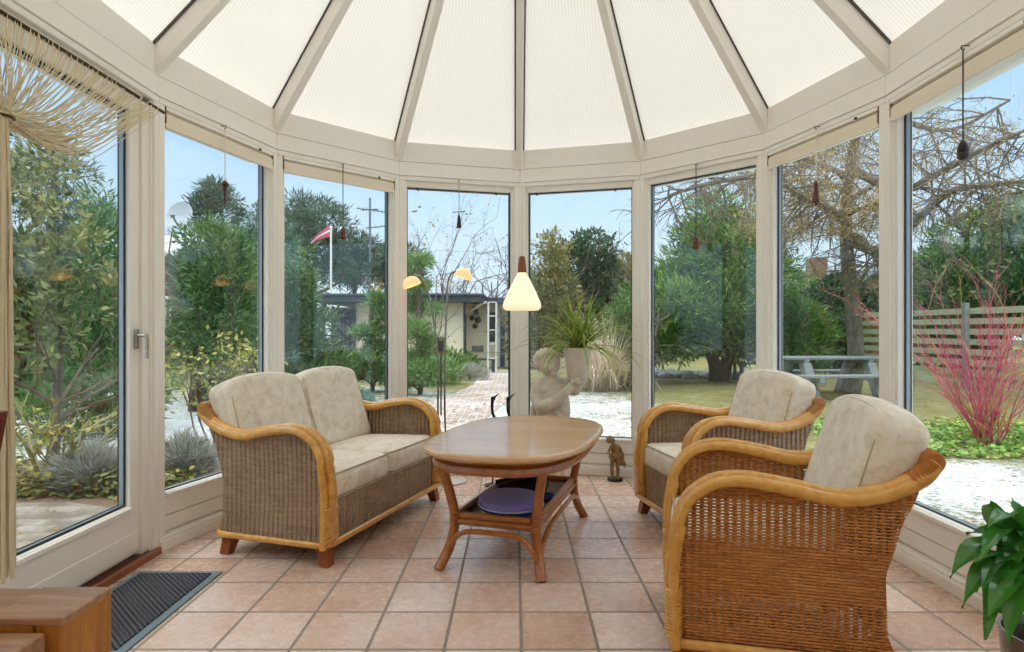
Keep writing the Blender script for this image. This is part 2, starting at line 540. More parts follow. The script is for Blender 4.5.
class MB:
    def __init__(s):
        s.v, s.f, s.uv = [], [], {}
    def add(s, vs, fs, uvs=None):
        o = len(s.v)
        s.v.extend(tuple(p) for p in vs)
        for i, f in enumerate(fs):
            if uvs is not None:
                s.uv[len(s.f)] = [uvs[k] for k in f]
            s.f.append(tuple(o + k for k in f))
        return s
    def hexa(s, p):
        """8 corners: bottom ring 0-3, top ring 4-7"""
        return s.add(p, [(3, 2, 1, 0), (4, 5, 6, 7), (0, 1, 5, 4), (1, 2, 6, 5), (2, 3, 7, 6), (3, 0, 4, 7)])
    def box(s, lo, hi, mtx=None):
        x0, y0, z0 = lo
        x1, y1, z1 = hi
        p = [Vector(q) for q in ((x0, y0, z0), (x1, y0, z0), (x1, y1, z0), (x0, y1, z0), (x0, y0, z1), (x1, y0, z1), (x1, y1, z1), (x0, y1, z1))]
        if mtx is not None:
            p = [mtx @ q for q in p]
        return s.hexa(p)
    def bar(s, a, b, w, h, up=(0, 0, 1)):
        """a rectangular bar from a to b, w across and h along up"""
        a, b = Vector(a), Vector(b)
        d = (b - a).normalized()
        u = Vector(up)
        x = d.cross(u).normalized() * (w / 2)
        y = x.cross(d).normalized() * (h / 2)
        return s.hexa([a - x - y, a + x - y, b + x - y, b - x - y, a - x + y, a + x + y, b + x + y, b - x + y])
    def tube(s, pts, r, n=8, closed=False, caps=True, ry=None, up=None):
        P = [Vector(p) for p in pts]
        m = len(P)
        R = r if isinstance(r, (list, tuple)) else [r] * m
        vs, fs = [], []
        prev = None
        for i in range(m):
            if closed:
                t = P[(i + 1) % m] - P[(i - 1) % m]
            else:
                t = P[min(i + 1, m - 1)] - P[max(i - 1, 0)]
            if t.length < 1e-9:
                t = Vector((0, 0, 1))
            t.normalize()
            if prev is None:
                a = Vector(up) if up else (Vector((0, 0, 1)) if abs(t.z) < 0.9 else Vector((1, 0, 0)))
            else:
                a = prev
            x = (a - t * a.dot(t))
            if x.length < 1e-6:
                x = t.orthogonal()
            x.normalize()
            prev = x
            y = t.cross(x)
            k2 = (ry / R[0] if ry else 1.0)
            for k in range(n):
                an = 2 * PI * k / n
                vs.append(P[i] + x * (math.cos(an) * R[i]) + y * (math.sin(an) * R[i] * k2))
        last = m if closed else m - 1
        for i in range(last):
            j = (i + 1) % m
            for k in range(n):
                k1 = (k + 1) % n
                fs.append((i * n + k, i * n + k1, j * n + k1, j * n + k))
        if caps and not closed:
            fs.append(tuple(range(n - 1, -1, -1)))
            fs.append(tuple((m - 1) * n + k for k in range(n)))
        return s.add(vs, fs)
    def lathe(s, prof, n=24, c=(0, 0, 0), mtx=None):
        c = Vector(c)
        vs, fs = [], []
        for r, z in prof:
            for k in range(n):
                a = 2 * PI * k / n
                p = Vector((r * math.cos(a), r * math.sin(a), z))
                if mtx is not None:
                    p = mtx @ p
                vs.append(p + c)
        for i in range(len(prof) - 1):
            for k in range(n):
                k1 = (k + 1) % n
                fs.append((i * n + k, i * n + k1, (i + 1) * n + k1, (i + 1) * n + k))
        if prof[0][0] > 1e-6:
            fs.append(tuple(range(n - 1, -1, -1)))
        if prof[-1][0] > 1e-6:
            fs.append(tuple((len(prof) - 1) * n + k for k in range(n)))
        return s.add(vs, fs)
    def ell(s, c, r, n=12, m=8, mtx=None):
        """ellipsoid"""
        prof = []
        c = Vector(c)
        vs, fs = [], []
        for i in range(m + 1):
            th = PI * i / m
            for k in range(n):
                a = 2 * PI * k / n
                p = Vector((r[0] * math.sin(th) * math.cos(a), r[1] * math.sin(th) * math.sin(a), -r[2] * math.cos(th)))
                if mtx is not None:
                    p = mtx @ p
                vs.append(c + p)
        for i in range(m):
            for k in range(n):
                k1 = (k + 1) % n
                fs.append((i * n + k, i * n + k1, (i + 1) * n + k1, (i + 1) * n + k))
        return s.add(vs, fs)
    def prism(s, poly, z0, z1):
        n = len(poly)
        vs = [(x, y, z0) for x, y in poly] + [(x, y, z1) for x, y in poly]
        fs = [tuple(range(n - 1, -1, -1)), tuple(range(n, 2 * n))]
        fs += [(i, (i + 1) % n, n + (i + 1) % n, n + i) for i in range(n)]
        return s.add(vs, fs)
    def rbox(s, w, d, h, r, n=6, puff=0.0, arch=0.0, mtx=None, lean=0.0):
        """a box with rounded edges, domed faces (puff) and an arched top (arch)"""
        half = Vector((w / 2, d / 2, h / 2))
        idx = {}
        vs, fs = [], []
        N = n + 4
        def coord(i, half_):
            # dense near the edges
            t = i / N * 2 - 1
            return t
        def vert(p):
            key = tuple(round(q, 5) for q in p)
            if key not in idx:
                idx[key] = len(vs)
                q = Vector([p[k] * half[k] for k in range(3)])
                inner = Vector([max(-half[k] + r, min(half[k] - r, q[k])) for k in range(3)])
                dv = q - inner
                if dv.length > 1e-9:
                    # only the rim is pulled in to the radius
                    mx = max(abs(dv[k]) for k in range(3))
                    dv = dv.normalized() * mx
                    q = inner + dv
                a, b, c = p
                q.z += puff * (c) * (1 - a * a) * (1 - b * b)
                q.y += puff * 0.8 * (b) * (1 - a * a) * (1 - c * c)
                q.x += puff * 0.4 * (a) * (1 - b * b) * (1 - c * c)
                if arch and c > -0.2:
                    q.z += arch * (c + 0.2) / 1.2 * (1 - a * a) - arch * 0.6 * (c + .2) / 1.2 * a ** 6
                q.y += lean * (q.z)
                vs.append(mtx @ q if mtx is not None else q)
            return idx[key]
        ts = []
        for i in range(N + 1):
            t = i / N * 2 - 1
            ts.append(math.copysign(abs(t) ** 0.62, t))
        for ax in range(3):
            for sg in (-1, 1):
                b1, b2 = (ax + 1) % 3, (ax + 2) % 3
                for i in range(N):
                    for j in range(N):
                        q = []
                        for (ii, jj) in ((i, j), (i + 1, j), (i + 1, j + 1), (i, j + 1)):
                            p = [0, 0, 0]
                            p[ax] = sg
                            p[b1] = ts[ii]
                            p[b2] = ts[jj]
                            q.append(vert(p))
                        fs.append(tuple(q) if sg > 0 else tuple(reversed(q)))
        return s.add(vs, fs)
    def mesh(s, name, smooth=True, angle=38):
        me = bpy.data.meshes.new(name)
        me.from_pydata(s.v, [], s.f)
        if s.uv:
            ul = me.uv_layers.new(name='UVMap')
            for p in me.polygons:
                if p.index in s.uv:
                    for li, uvc in zip(p.loop_indices, s.uv[p.index]):
                        ul.data[li].uv = uvc
        if smooth:
            me.shade_smooth()
            me.set_sharp_from_angle(angle=math.radians(angle))
        me.update()
        return me
    def build(s, name, mat, parent=None, smooth=True, bevel=0.0, angle=38, subsurf=0, remesh=0.0, relax=6):
        o = bpy.data.objects.new(name, s.mesh(name, smooth, angle))
        COL.objects.link(o)
        o.data.materials.append(M[mat] if isinstance(mat, str) else mat)
        hang(o, parent)
        if bevel:
            b = o.modifiers.new('bevel', 'BEVEL')
            b.width = bevel
            b.segments = 2
            b.limit_method = 'ANGLE'
            b.angle_limit = math.radians(40)
        if remesh:
            r = o.modifiers.new('remesh', 'REMESH')
            r.mode = 'VOXEL'
            r.voxel_size = remesh
            r.use_smooth_shade = True
            sm = o.modifiers.new('relax', 'SMOOTH')
            sm.iterations = relax
            sm.factor = 0.5
        if subsurf:
            b = o.modifiers.new('subsurf', 'SUBSURF')
            b.levels = b.render_levels = subsurf
        return o

def hang(o, parent):
    """parent an object whose mesh is written in its root's own frame, or in world space when the root says so"""
    if parent is None:
        return
    o.parent = parent
    top = parent
    while top.parent:
        top = top.parent
    if WORLD_BUILT.get(top.name) and parent is top:
        o.matrix_parent_inverse = Matrix.Translation(-Vector(top.location))

WORLD_BUILT = {}
def tag(o, label=None, cat=None, group=None, kind=None):
    if label: o['label'] = label
    if cat: o['category'] = cat
    if group: o['group'] = group
    if kind: o['kind'] = kind
    return o
def thing(name, loc, label, cat, group=None, rz=0.0, world=True, kind=None):
    o = bpy.data.objects.new(name, None)
    COL.objects.link(o)
    o.empty_display_size = 0.1
    o.location = loc
    o.rotation_euler = (0, 0, rz)
    WORLD_BUILT[o.name] = world
    return tag(o, label, cat, group, kind)

def quads_mesh(name, V, F, mat, parent=None, smooth=False):
    """V (n,3) and F (m,4) numpy arrays straight into a mesh"""
    me = bpy.data.meshes.new(name)
    me.vertices.add(len(V))
    me.vertices.foreach_set('co', np.asarray(V, dtype=np.float32).ravel())
    me.loops.add(F.size)
    me.loops.foreach_set('vertex_index', np.asarray(F, dtype=np.int32).ravel())
    me.polygons.add(len(F))
    me.polygons.foreach_set('loop_start', np.arange(0, F.size, F.shape[1], dtype=np.int32))
    me.update(calc_edges=True)
    me.validate()
    if smooth:
        me.shade_smooth()
    o = bpy.data.objects.new(name, me)
    COL.objects.link(o)
    me.materials.append(M[mat])
    hang(o, parent)
    return o
# ------------------------------------------------------------------ the sunroom's shell
CX, CY, R = 0.036, 3.2, 1.877
Z_FLOOR, Z_BASE, Z_RAIL, Z_GLASS0 = 0.0, 0.075, 0.172, 0.293
Z_GLASS1, Z_HEAD, Z_RING, Z_EAVE = 2.276, 2.332, 2.466, 2.62
APEX = 4.47            # underside of the rafters at the hub
def P(k):
    return Vector((CX + R * math.sin(math.radians(30 * k)), CY + R * math.cos(math.radians(30 * k)), 0))
YB = -2.6              # back wall
XL, XR = CX - R, CX + R

class Seg:
    """one straight run of wall: u along it, v outwards"""
    def __init__(s, a, b, turn_a, turn_b):
        s.a, s.b = Vector(a), Vector(b)
        s.d = (s.b - s.a)
        s.L = s.d.length
        s.d.normalize()
        s.n = Vector((-s.d.y, s.d.x, 0))
        mid = (s.a + s.b) / 2
        if s.n.dot(mid - Vector((CX, min(mid.y, CY), 0))) < 0:
            s.n = -s.n
        s.ta, s.tb = math.tan(math.radians(turn_a / 2)), math.tan(math.radians(turn_b / 2))
    def p(s, u, v, z):
        return s.a + s.d * u + s.n * v + Vector((0, 0, z))
    def slab(s, mb, u0, u1, v0, v1, z0, z1, ma=False, mb_=False):
        def U(u, v, first):
            if first and ma: return u - v * s.ta
            if not first and mb_: return u + v * s.tb
            return u
        c = [(U(u0, v0, True), v0), (U(u1, v0, False), v0), (U(u1, v1, False), v1), (U(u0, v1, True), v1)]
        mb.hexa([s.p(u, v, z0) for u, v in c] + [s.p(u, v, z1) for u, v in c])
    def ring(s, mb, u0, u1, z0, z1, wu, wz0, wz1, v0, v1):
        s.slab(mb, u0, u0 + wu, v0, v1, z0, z1)
        s.slab(mb, u1 - wu, u1, v0, v1, z0, z1)
        s.slab(mb, u0 + wu, u1 - wu, v0, v1, z1 - wz1, z1)
        s.slab(mb, u0 + wu, u1 - wu, v0, v1, z0, z0 + wz0)

SEG = {}
for k in range(-3, 3):
    SEG[k] = Seg(P(k), P(k + 1), 15 if k == -3 else 30, 15 if k == 2 else 30)
SEG['L1'] = Seg((XL, 2.12, 0), (XL, CY, 0), 0, 15)
SEG['L2'] = Seg((XL, 1.04, 0), (XL, 2.12, 0), 0, 0)
SEG['R1'] = Seg((XR, CY, 0), (XR, 2.12, 0), 15, 0)
SEG['R2'] = Seg((XR, 2.12, 0), (XR, 1.04, 0), 0, 0)

# floor
poly = [(XL - .1, YB - .1), (XR + .1, YB - .1), (XR + .1, CY)]
for k in (3, 2, 1, 0, -1, -2, -3):
    q = P(k)
    poly.append((CX + (q.x - CX) * 1.06, CY + (q.y - CY) * 1.06))
poly.append((XL - .1, CY))
f = MB().prism(poly, -0.06, 0.0).build('floor', 'tiles', smooth=False)
tag(f, 'pale terracotta square floor tiles with grey joints', 'floor', kind='structure')

# corner posts
n_trim = 0
def post(parts, lab):
    global n_trim
    n_trim += 1
    mb = MB()
    for sg, end in parts:
        for v0, v1, w in ((-0.004, 0.11, 0.040), (0.008, 0.06, 0.050)):
            if end == 'b':
                sg.slab(mb, sg.L - w, sg.L, v0, v1, 0, Z_HEAD, mb_=True)
            else:
                sg.slab(mb, 0, w, v0, v1, 0, Z_HEAD, ma=True)
    o = mb.build('trim_%d' % n_trim, 'white_paint', smooth=False, bevel=0.004)
    tag(o, lab, 'corner post', kind='structure')
post([(SEG['L1'], 'b'), (SEG[-3], 'a')], 'white corner post beside the glazed garden door')
post([(SEG[-3], 'b'), (SEG[-2], 'a')], 'white corner post between the two windows behind the sofa')
post([(SEG[-2], 'b'), (SEG[-1], 'a')], 'white corner post behind the far arm of the sofa')
post([(SEG[-1], 'b'), (SEG[0], 'a')], 'white centre post behind the pendant lamp')
post([(SEG[0], 'b'), (SEG[1], 'a')], 'white corner post beside the bronze figurine')
post([(SEG[1], 'b'), (SEG[2], 'a')], 'white corner post behind the far armchair')
post([(SEG[2], 'b'), (SEG['R1'], 'a')], 'white corner post behind the near armchair')
post([(SEG['L1'], 'a'), (SEG['L2'], 'b')], 'white post behind the gathered string curtain')
post([(SEG['R1'], 'b'), (SEG['R2'], 'a')], 'white post behind the glossy green house plant')

def window(n, sg, lab, hooks=False):
    root = thing('window_%d' % n, sg.p(sg.L / 2, 0.06, 0), lab, 'window', kind='structure')
    u0, u1 = 0.040, sg.L - 0.040
    mb = MB()
    sg.ring(mb, u0, u1, Z_RAIL, Z_HEAD, 0.024, Z_GLASS0 - Z_RAIL, Z_HEAD - Z_GLASS1, 0.022, 0.100)
    sg.slab(mb, u0 + 0.03, u1 - 0.03, 0.008, 0.03, Z_GLASS0 - 0.024, Z_GLASS0 - 0.004)
    mb.build('window_frame', 'white_paint', root, smooth=False, bevel=0.004)
    mb = MB()
    sg.ring(mb, u0 + 0.022, u1 - 0.022, Z_GLASS0 - .002, Z_GLASS1 + .002, 0.010, 0.008, 0.010, 0.056, 0.062)
    sg.ring(mb, u0 + 0.022, u1 - 0.022, Z_GLASS0 - .002, Z_GLASS1 + .002, 0.010, 0.008, 0.010, 0.084, 0.090)
    mb.build('gasket', 'gasket_rubber', root, smooth=False)
    mb = MB()
    sg.ring(mb, u0 + 0.0235, u1 - 0.0235, Z_GLASS0, Z_GLASS1, 0.006, 0.006, 0.006, 0.062, 0.084)
    mb.build('spacer_bar', 'aluminium_strip', root, smooth=False)
    mb = MB()
    sg.slab(mb, u0 + 0.024, u1 - 0.024, 0.064, 0.082, Z_GLASS0, Z_GLASS1)
    mb.build('glass_pane', 'glass', root, smooth=False)
    mb = MB()
    sg.slab(mb, u0, u1, 0.028, 0.095, 0.09, Z_RAIL - 0.005)
    sg.slab(mb, u0, u1, 0.045, 0.095, 0.0, 0.1)
    mb.build('sill_panel', 'white_paint', root, smooth=False, bevel=0.003)
    if hooks:
        for u in (.14, sg.L - .2):
            MB().tube(catmull([sg.p(u, .05, Z_GLASS1 - .012), sg.p(u, .012, Z_GLASS1 - .012), sg.p(u, .0, Z_GLASS1 - .026), sg.p(u + .014, .006, Z_GLASS1 - .03)], 4), .005, 6).build('hook', 'black_metal', root)
    return root
window(1, SEG['L2'], 'tall window beside the dining table, next to the garden door')
window(2, SEG[-3], 'tall window looking on the satellite dish, behind the sofa end nearest the door')
window(3, SEG[-2], 'tall window looking on the flagpole, behind the far half of the sofa')
window(4, SEG[-1], 'tall window looking on the brick path and cream shed', True)
window(5, SEG[0], 'tall window behind the stone statue', True)
window(6, SEG[1], 'tall window looking on the big spreading juniper')
window(7, SEG[2], 'tall window looking on the grey picnic table')
window(8, SEG['R1'], 'tall window looking on the red-stemmed shrub')
window(9, SEG['R2'], 'tall window beside the glossy house plant')

# baseboards
def baseboard(name, sg, lab, ma, mb_):
    mb = MB()
    sg.slab(mb, 0, sg.L, -0.016, 0.05, 0.0, 0.058, ma, mb_)
    sg.slab(mb, 0, sg.L, -0.006, 0.05, 0.058, Z_BASE, ma, mb_)
    tag(mb.build(name, 'white_paint', smooth=False, bevel=0.004), lab, 'baseboard', kind='structure')
for nm, k, lab in (('baseboard_door_side', -3, 'white baseboard beside the door threshold, behind the sofa'), ('baseboard_left_rear', -2, 'white baseboard hidden behind the sofa'),
                   ('baseboard_rear_left', -1, 'white baseboard behind the floor lamp'), ('baseboard_rear_right', 0, 'white baseboard behind the bronze figurine'),
                   ('baseboard_right_rear', 1, 'white baseboard behind the far armchair'), ('baseboard_right_side', 2, 'white baseboard between the two armchairs'),
                   ('baseboard_right', 'R1', 'white baseboard behind the near armchair'), ('baseboard_right_front', 'R2', 'white baseboard behind the house plant'),
                   ('baseboard_left', 'L2', 'white baseboard beside the dining table')):
    baseboard(nm, SEG[k], lab, True, True)

# ceiling: ring beam, rafters, ridge and ribbed sheets under one root
ceil = thing('ceiling', (CX, CY, APEX), 'faceted cone of translucent white roof sheets on white rafters', 'ceiling', kind='structure')
for key, sg in SEG.items():
    mb = MB()
    sg.slab(mb, 0, sg.L, 0.0, 0.14, Z_HEAD, Z_RING - .0035, True, True)
    sg.slab(mb, 0, sg.L, 0.03, 0.14, Z_RING - .01, Z_RING + .01, True, True)
    sg.slab(mb, 0, sg.L, -0.012, 0.05, Z_HEAD + .022, Z_HEAD + .034, True, True)
    sg.slab(mb, 0, sg.L, -0.008, 0.05, Z_HEAD - 0.012, Z_HEAD + 0.016, True, True)
    sg.slab(mb, 0, sg.L, 0.004, 0.14, Z_RING, Z_EAVE, True, True)
    mb.build('ring_beam', 'white_paint_rafter', ceil, smooth=False, bevel=0.004)
for xx, side in ((XL, -1), (XR, 1)):
    mb = MB().box((min(xx, xx + side * .14), YB, Z_HEAD), (max(xx, xx + side * .14), 1.04, Z_EAVE))
    mb.build('ring_beam', 'white_paint_rafter', ceil, smooth=False, bevel=0.004)
SL = (APEX - Z_RING) / (R + 0.012)
def rafter(base, top, depth=0.150, w=0.056):
    """base / top: underside end points"""
    b, t = Vector(base), Vector(top)
    dv = t - b
    x = Vector((dv.y, -dv.x, 0)).normalized() * (w / 2)
    up = Vector((0, 0, depth))
    r_ = MB().hexa([b - x, b + x, t + x, t - x, b - x + up, b + x + up, t + x + up, t - x + up]).build('rafter', 'white_paint_rafter', ceil, smooth=False, bevel=0.003)
    # the seal between rafter and sheet
    mb = MB()
    for sgn in (-1, 1):
        e = x.normalized() * sgn * (w / 2 + 0.006)
        mb.bar(b + e + up * 0.95, t + e + up * 0.95, 0.012, 0.010)
    mb.build('seal', 'roof_seal', r_, smooth=False)
apex = Vector((CX, CY, APEX))
for k in range(-3, 4):
    dv = (P(k) - Vector((CX, CY, 0))).normalized()
    base = Vector((CX, CY, 0)) + dv * (R + 0.012) + Vector((0, 0, Z_RING))
    rafter(base, apex - dv * -0.03 - Vector((0, 0, 0.03)))
for yy in (2.12, 1.04, -0.1, -1.3):
    for xx in (XL, XR):
        rafter((xx, yy, Z_RING), (CX, yy, APEX))
mb = MB().box((CX - .04, YB, APEX - .03), (CX + .04, CY, APEX + .17))
mb.build('ridge_beam', 'white_paint_rafter', ceil, smooth=False, bevel=0.004)
mb = MB().lathe([(0.0, APEX - .07), (0.09, APEX - .06), (0.11, APEX - .02), (0.11, APEX + .1)], 16, (CX, CY, 0))
mb.build('ridge_hub', 'white_paint_rafter', ceil)
def sheet(pts, along):
    """a roof sheet 12 mm thick with its ribs running up the slope; along = direction of the eave"""
    a = Vector(along).normalized()
    P_ = [Vector(p) for p in pts]
    up = Vector((0, 0, 0.014))
    n = len(P_)
    vs = P_ + [p + up for p in P_]
    uvs = [((p - P_[0]).dot(a), p.z) for p in vs]
    fs = [tuple(range(n - 1, -1, -1)), tuple(range(n, 2 * n))] + [(i, (i + 1) % n, n + (i + 1) % n, n + i) for i in range(n)]
    MB().add(vs, fs, uvs).build('roof_panel', 'roof_sheet', ceil, smooth=False)
OVER = 0.22
zt = APEX + 0.150
ze = Z_RING + 0.150 - OVER * SL
for k in range(-3, 3):
    e = []
    for kk in (k, k + 1):
        dv = (P(kk) - Vector((CX, CY, 0))).normalized()
        e.append(Vector((CX, CY, 0)) + dv * (R + 0.012 + OVER) + Vector((0, 0, ze)))
    sheet([e[0], e[1], Vector((CX, CY, zt))], e[1] - e[0])
ys = [CY, 2.12, 1.04, -0.1, -1.3, YB]
for i in range(5):
    for sx in (-1, 1):
        xe = CX + sx * (R + 0.012 + OVER)
        sheet([(xe, ys[i], ze), (xe, ys[i + 1], ze), (CX, ys[i + 1], zt), (CX, ys[i], zt)], (0, 1, 0))
# the gutter round the outside of the eaves
gp = [Vector((CX - (R + .27), YB, ze - .03))]
for k in range(-3, 4):
    dv = (P(k) - Vector((CX, CY, 0))).normalized()
    gp.append(Vector((CX, CY, 0)) + dv * (R + 0.27) + Vector((0, 0, ze - .03)))
gp.append(Vector((CX + (R + .27), YB, ze - .03)))
g = MB().tube(gp, 0.05, 10).build('gutter', 'white_gloss', ceil)

# solid walls of the house end, behind the camera
for nm, xx, s_ in (('wall_left', XL, -1), ('wall_right', XR, 1)):
    mb = MB().box((min(xx, xx + s_ * .14), YB, 0), (max(xx, xx + s_ * .14), 1.04, Z_HEAD))
    tag(mb.build(nm, 'plaster', smooth=False), 'plain white wall of the house end on the %s' % ('door side' if s_ < 0 else 'plant side'), 'wall', kind='structure')
mb = MB()
vs = [(XL - .14, YB, 0), (XR + .14, YB, 0), (XR + .14, YB, Z_EAVE), (CX, YB, zt), (XL - .14, YB, Z_EAVE)]
vs2 = [(x, y - .15, z) for x, y, z in vs]
mb.add(vs + vs2, [(0, 1, 2, 3, 4), (9, 8, 7, 6, 5)] + [(i, i + 5, (i + 1) % 5 + 5, (i + 1) % 5) for i in range(5)])
tag(mb.build('wall_back', 'plaster', smooth=False), 'plain white gable wall of the house end', 'wall', kind='structure')

# the garden door
sg = SEG['L1']
door = thing('door_1', sg.p(sg.L / 2, 0.06, 0), 'white glazed garden door with lever handle and dark wooden threshold', 'door', kind='structure')
mb = MB()
D0, D1 = 0.045, sg.L - 0.105        # leaf
sg.slab(mb, sg.L - 0.105, sg.L - 0.04, 0.02, 0.10, 0.03, Z_HEAD)
sg.slab(mb, 0.0, 0.045, 0.02, 0.10, 0.03, Z_HEAD)
sg.slab(mb, 0.0, sg.L - 0.04, 0.02, 0.10, Z_HEAD - 0.03, Z_HEAD)
mb.build('door_frame', 'white_paint', door, smooth=False, bevel=0.004)
mb = MB()
ZD0, ZD1 = 0.045, Z_HEAD - 0.032
sg.ring(mb, D0, D1, ZD0, ZD1, 0.075, 0.245, 0.075, 0.035, 0.095)
sg.slab(mb, D0 + .07, D1 - .07, 0.024, 0.04, 0.262, 0.285)
sg.slab(mb, D0 + .012, D1 - .012, 0.030, 0.04, 0.055, 0.155)
leaf = mb.build('door_leaf', 'white_paint', door, smooth=False, bevel=0.004)
mb = MB()
for v0, v1 in ((0.056, 0.062), (0.084, 0.09)):
    sg.ring(mb, D0 + .072, D1 - .072, ZD0 + .243, ZD1 - .073, 0.012, 0.012, 0.012, v0, v1)
mb.build('gasket', 'gasket_rubber', door, smooth=False)
mb = MB()
sg.ring(mb, D0 + .075, D1 - .075, ZD0 + .245, ZD1 - .075, 0.007, 0.007, 0.007, 0.062, 0.084)
mb.build('spacer_bar', 'aluminium_strip', door, smooth=False)
mb = MB()
sg.slab(mb, D0 + .075, D1 - .075, 0.064, 0.082, ZD0 + .245, ZD1 - .075)
mb.build('glass_pane', 'glass', door, smooth=False)
mb = MB()
sg.slab(mb, 0, sg.L - .03, 0.0, 0.12, 0.0, 0.03)
mb.build('threshold', 'threshold_wood', door, smooth=False, bevel=0.003)
mb = MB()
sg.slab(mb, 0, sg.L - .005, -0.022, 0.002, 0.0, 0.034)
mb.build('threshold_strip', 'threshold_red', door, smooth=False, bevel=0.004)
hu = D1 - 0.035
zh = at(135, 338, 3.12).z
mb = MB()
sg.slab(mb, hu - .013, hu + .013, 0.020, 0.036, zh - .055, zh + .045)
hb = mb.build('door_handle', 'steel', door, smooth=False, bevel=0.005)
mb = MB()
mb.tube([sg.p(hu, 0.03, zh + .015), sg.p(hu, -0.022, zh + .015)], 0.009, 10)
mb.tube(catmull([sg.p(hu, -0.02, zh + .022), sg.p(hu, -0.024, zh), sg.p(hu + .004, -0.024, zh - .05), sg.p(hu + .004, -0.022, zh - .10)], 4), [0.009] * 4 + [0.0085] * 5 + [0.0075] * 4, 10)
mb.build('lever', 'steel', hb)

# blinds rolled up under four window heads
def blind(key, lab):
    sg = SEG[key]
    root = thing('roller_blind', sg.p(sg.L / 2, 0, Z_HEAD), lab, 'blind', 'rolled up fabric blinds at the window heads')
    u0, u1 = 0.045, sg.L - 0.045
    mb = MB()
    pts = [sg.p(u0, 0.026, Z_HEAD - .066), sg.p(u1, 0.026, Z_HEAD - .066)]
    mb.tube(pts, 0.030, 14)
    sg.slab(mb, u0, u1, -0.004, 0.003, Z_HEAD - .118, Z_HEAD - .06)
    mb.build('fabric_roll', 'blind_fabric', root)
    mb = MB()
    sg.slab(mb, u0, u1, -0.008, 0.05, Z_HEAD - .033, Z_HEAD - .013)
    mb.build('head_rail', 'white_paint', root, smooth=False, bevel=0.004)
    mb = MB()
    sg.slab(mb, u0, u1, -0.008, 0.007, Z_HEAD - .125, Z_HEAD - .112)
    mb.build('bottom_bar', 'blind_fabric', root, smooth=False, bevel=0.003)
    for u in (u0 - .003, u1 - .004):
        mb = MB()
        sg.slab(mb, u, u + .007, -0.006, 0.05, Z_HEAD - .1, Z_HEAD - .012)
        mb.build('end_bracket', 'bracket_brown', root, smooth=False)
    mb = MB()
    uc = u1 - .14
    mb.lathe([(0.0, -.008), (.008, -.006), (.009, 0), (.006, .006), (0, .008)], 8, sg.p(uc, -.012, Z_HEAD - .03))
    mb.build('cord_stop', 'black_metal', root)
    return root
blind(-3, 'beige roller blind rolled up over the window with the satellite dish')
blind(-2, 'beige roller blind rolled up over the window with the flagpole')
blind(2, 'beige roller blind rolled up over the window with the picnic table')
blind('R1', 'beige roller blind rolled up over the window with the red-stemmed shrub')

# ornaments hung on hooks along the window heads
def ornament(key, px, top, bot, kind, mat, cord, lab):
    sg = SEG[key]
    # where the sight line through px crosses the plane 3 cm inside the wall
    dx = (px - 515) / FPX
    a = sg.p(0, -0.035, 0)
    u = (dx * a.y - a.x) / (sg.d.x - dx * sg.d.y)
    base = sg.p(u, -0.035, 0)
    zt_ = EYE - (top - 330) * base.y / FPX
    zb_ = EYE - (bot - 330) * base.y / FPX
    zk = Z_HEAD + 0.01
    h = zt_ - zb_
    root = thing('hanging_ornament', (base.x, base.y, zb_), lab, 'ornament', 'small wooden ornaments hung at the windows')
    out_ = sg.n
    mb = MB()
    hk = base + Vector((0, 0, zk))
    mb.tube(catmull([hk + out_ * .05, hk, hk - out_ * .008 + Vector((0, 0, -.008)), hk + Vector((0, 0, -.018)), hk + out_ * .006 + Vector((0, 0, -.012))], 4), 0.0025, 6)
    mb.build('hook', 'black_metal', root)
    mb = MB().tube([hk + Vector((0, 0, -.015)), base + Vector((0, 0, zt_ - .005))], 0.0032, 6)
    mb.build('cord', cord, root)
    c = (base.x, base.y, zb_)
    if kind == 'bell':
        prof = [(.0, .0), (.020, .0), (.023, .03 * h), (.020, .18 * h), (.015, .45 * h), (.011, .68 * h), (.013, .75 * h), (.010, .86 * h), (.006, .96 * h), (.0, h)]
    elif kind == 'acorn':
        prof = [(.0, .0), (.012, .02 * h), (.021, .12 * h), (.023, .3 * h), (.020, .36 * h), (.022, .42 * h), (.021, .62 * h), (.015, .84 * h), (.006, .96 * h), (.0, h)]
    elif kind == 'cone':
        prof = [(.0, .0), (.019, .0), (.020, .04 * h), (.014, .5 * h), (.010, .8 * h), (.004, .9 * h), (.004, h), (0, h)]
    else:
        prof = [(.0, .0), (.004, .1 * h), (.008, .25 * h), (.007, .3 * h), (.011, .5 * h), (.010, .55 * h), (.014, .78 * h), (.010, .82 * h), (.024, .86 * h), (.022, .9 * h), (.006, h), (0, h)]
    b = MB().lathe(prof, 16, c).build('wooden_body', mat, root)
    if kind == 'cone':
        MB().bar(Vector(c) + Vector((-.05, 0, h * 1.05)), Vector(c) + Vector((.05, 0.01, h * 1.12)), .006, .006).build('crossbar', 'ornament_black', root)
    if kind == 'icicle':
        e = sg.d * .02
        MB().tube(catmull([Vector(c) + e + Vector((0, 0, h * .86)), Vector(c) + e * 1.5 + Vector((0, 0, h * .5)), Vector(c) + e * .6 + Vector((0, 0, h * .25))], 4), .0012, 5).build('loose_wire', 'black_metal', root)
    if kind == 'bell':
        MB().ell((c[0], c[1], zb_ - .004), (.006, .006, .010), 8, 6).build('clapper', 'ornament_black', root)
ornament(-3, 225, 181, 206, 'icicle', 'ornament_dark', 'cord_white', 'dark icicle-shaped ornament on a white cord at the satellite dish window')
ornament(-2, 343, 227, 240, 'acorn', 'ornament_red', 'black_metal', 'brown acorn ornament on a black cord at the flagpole window')
ornament(-1, 459, 213, 228, 'cone', 'ornament_black', 'steel', 'small black cone ornament with crossbar at the brick path window')
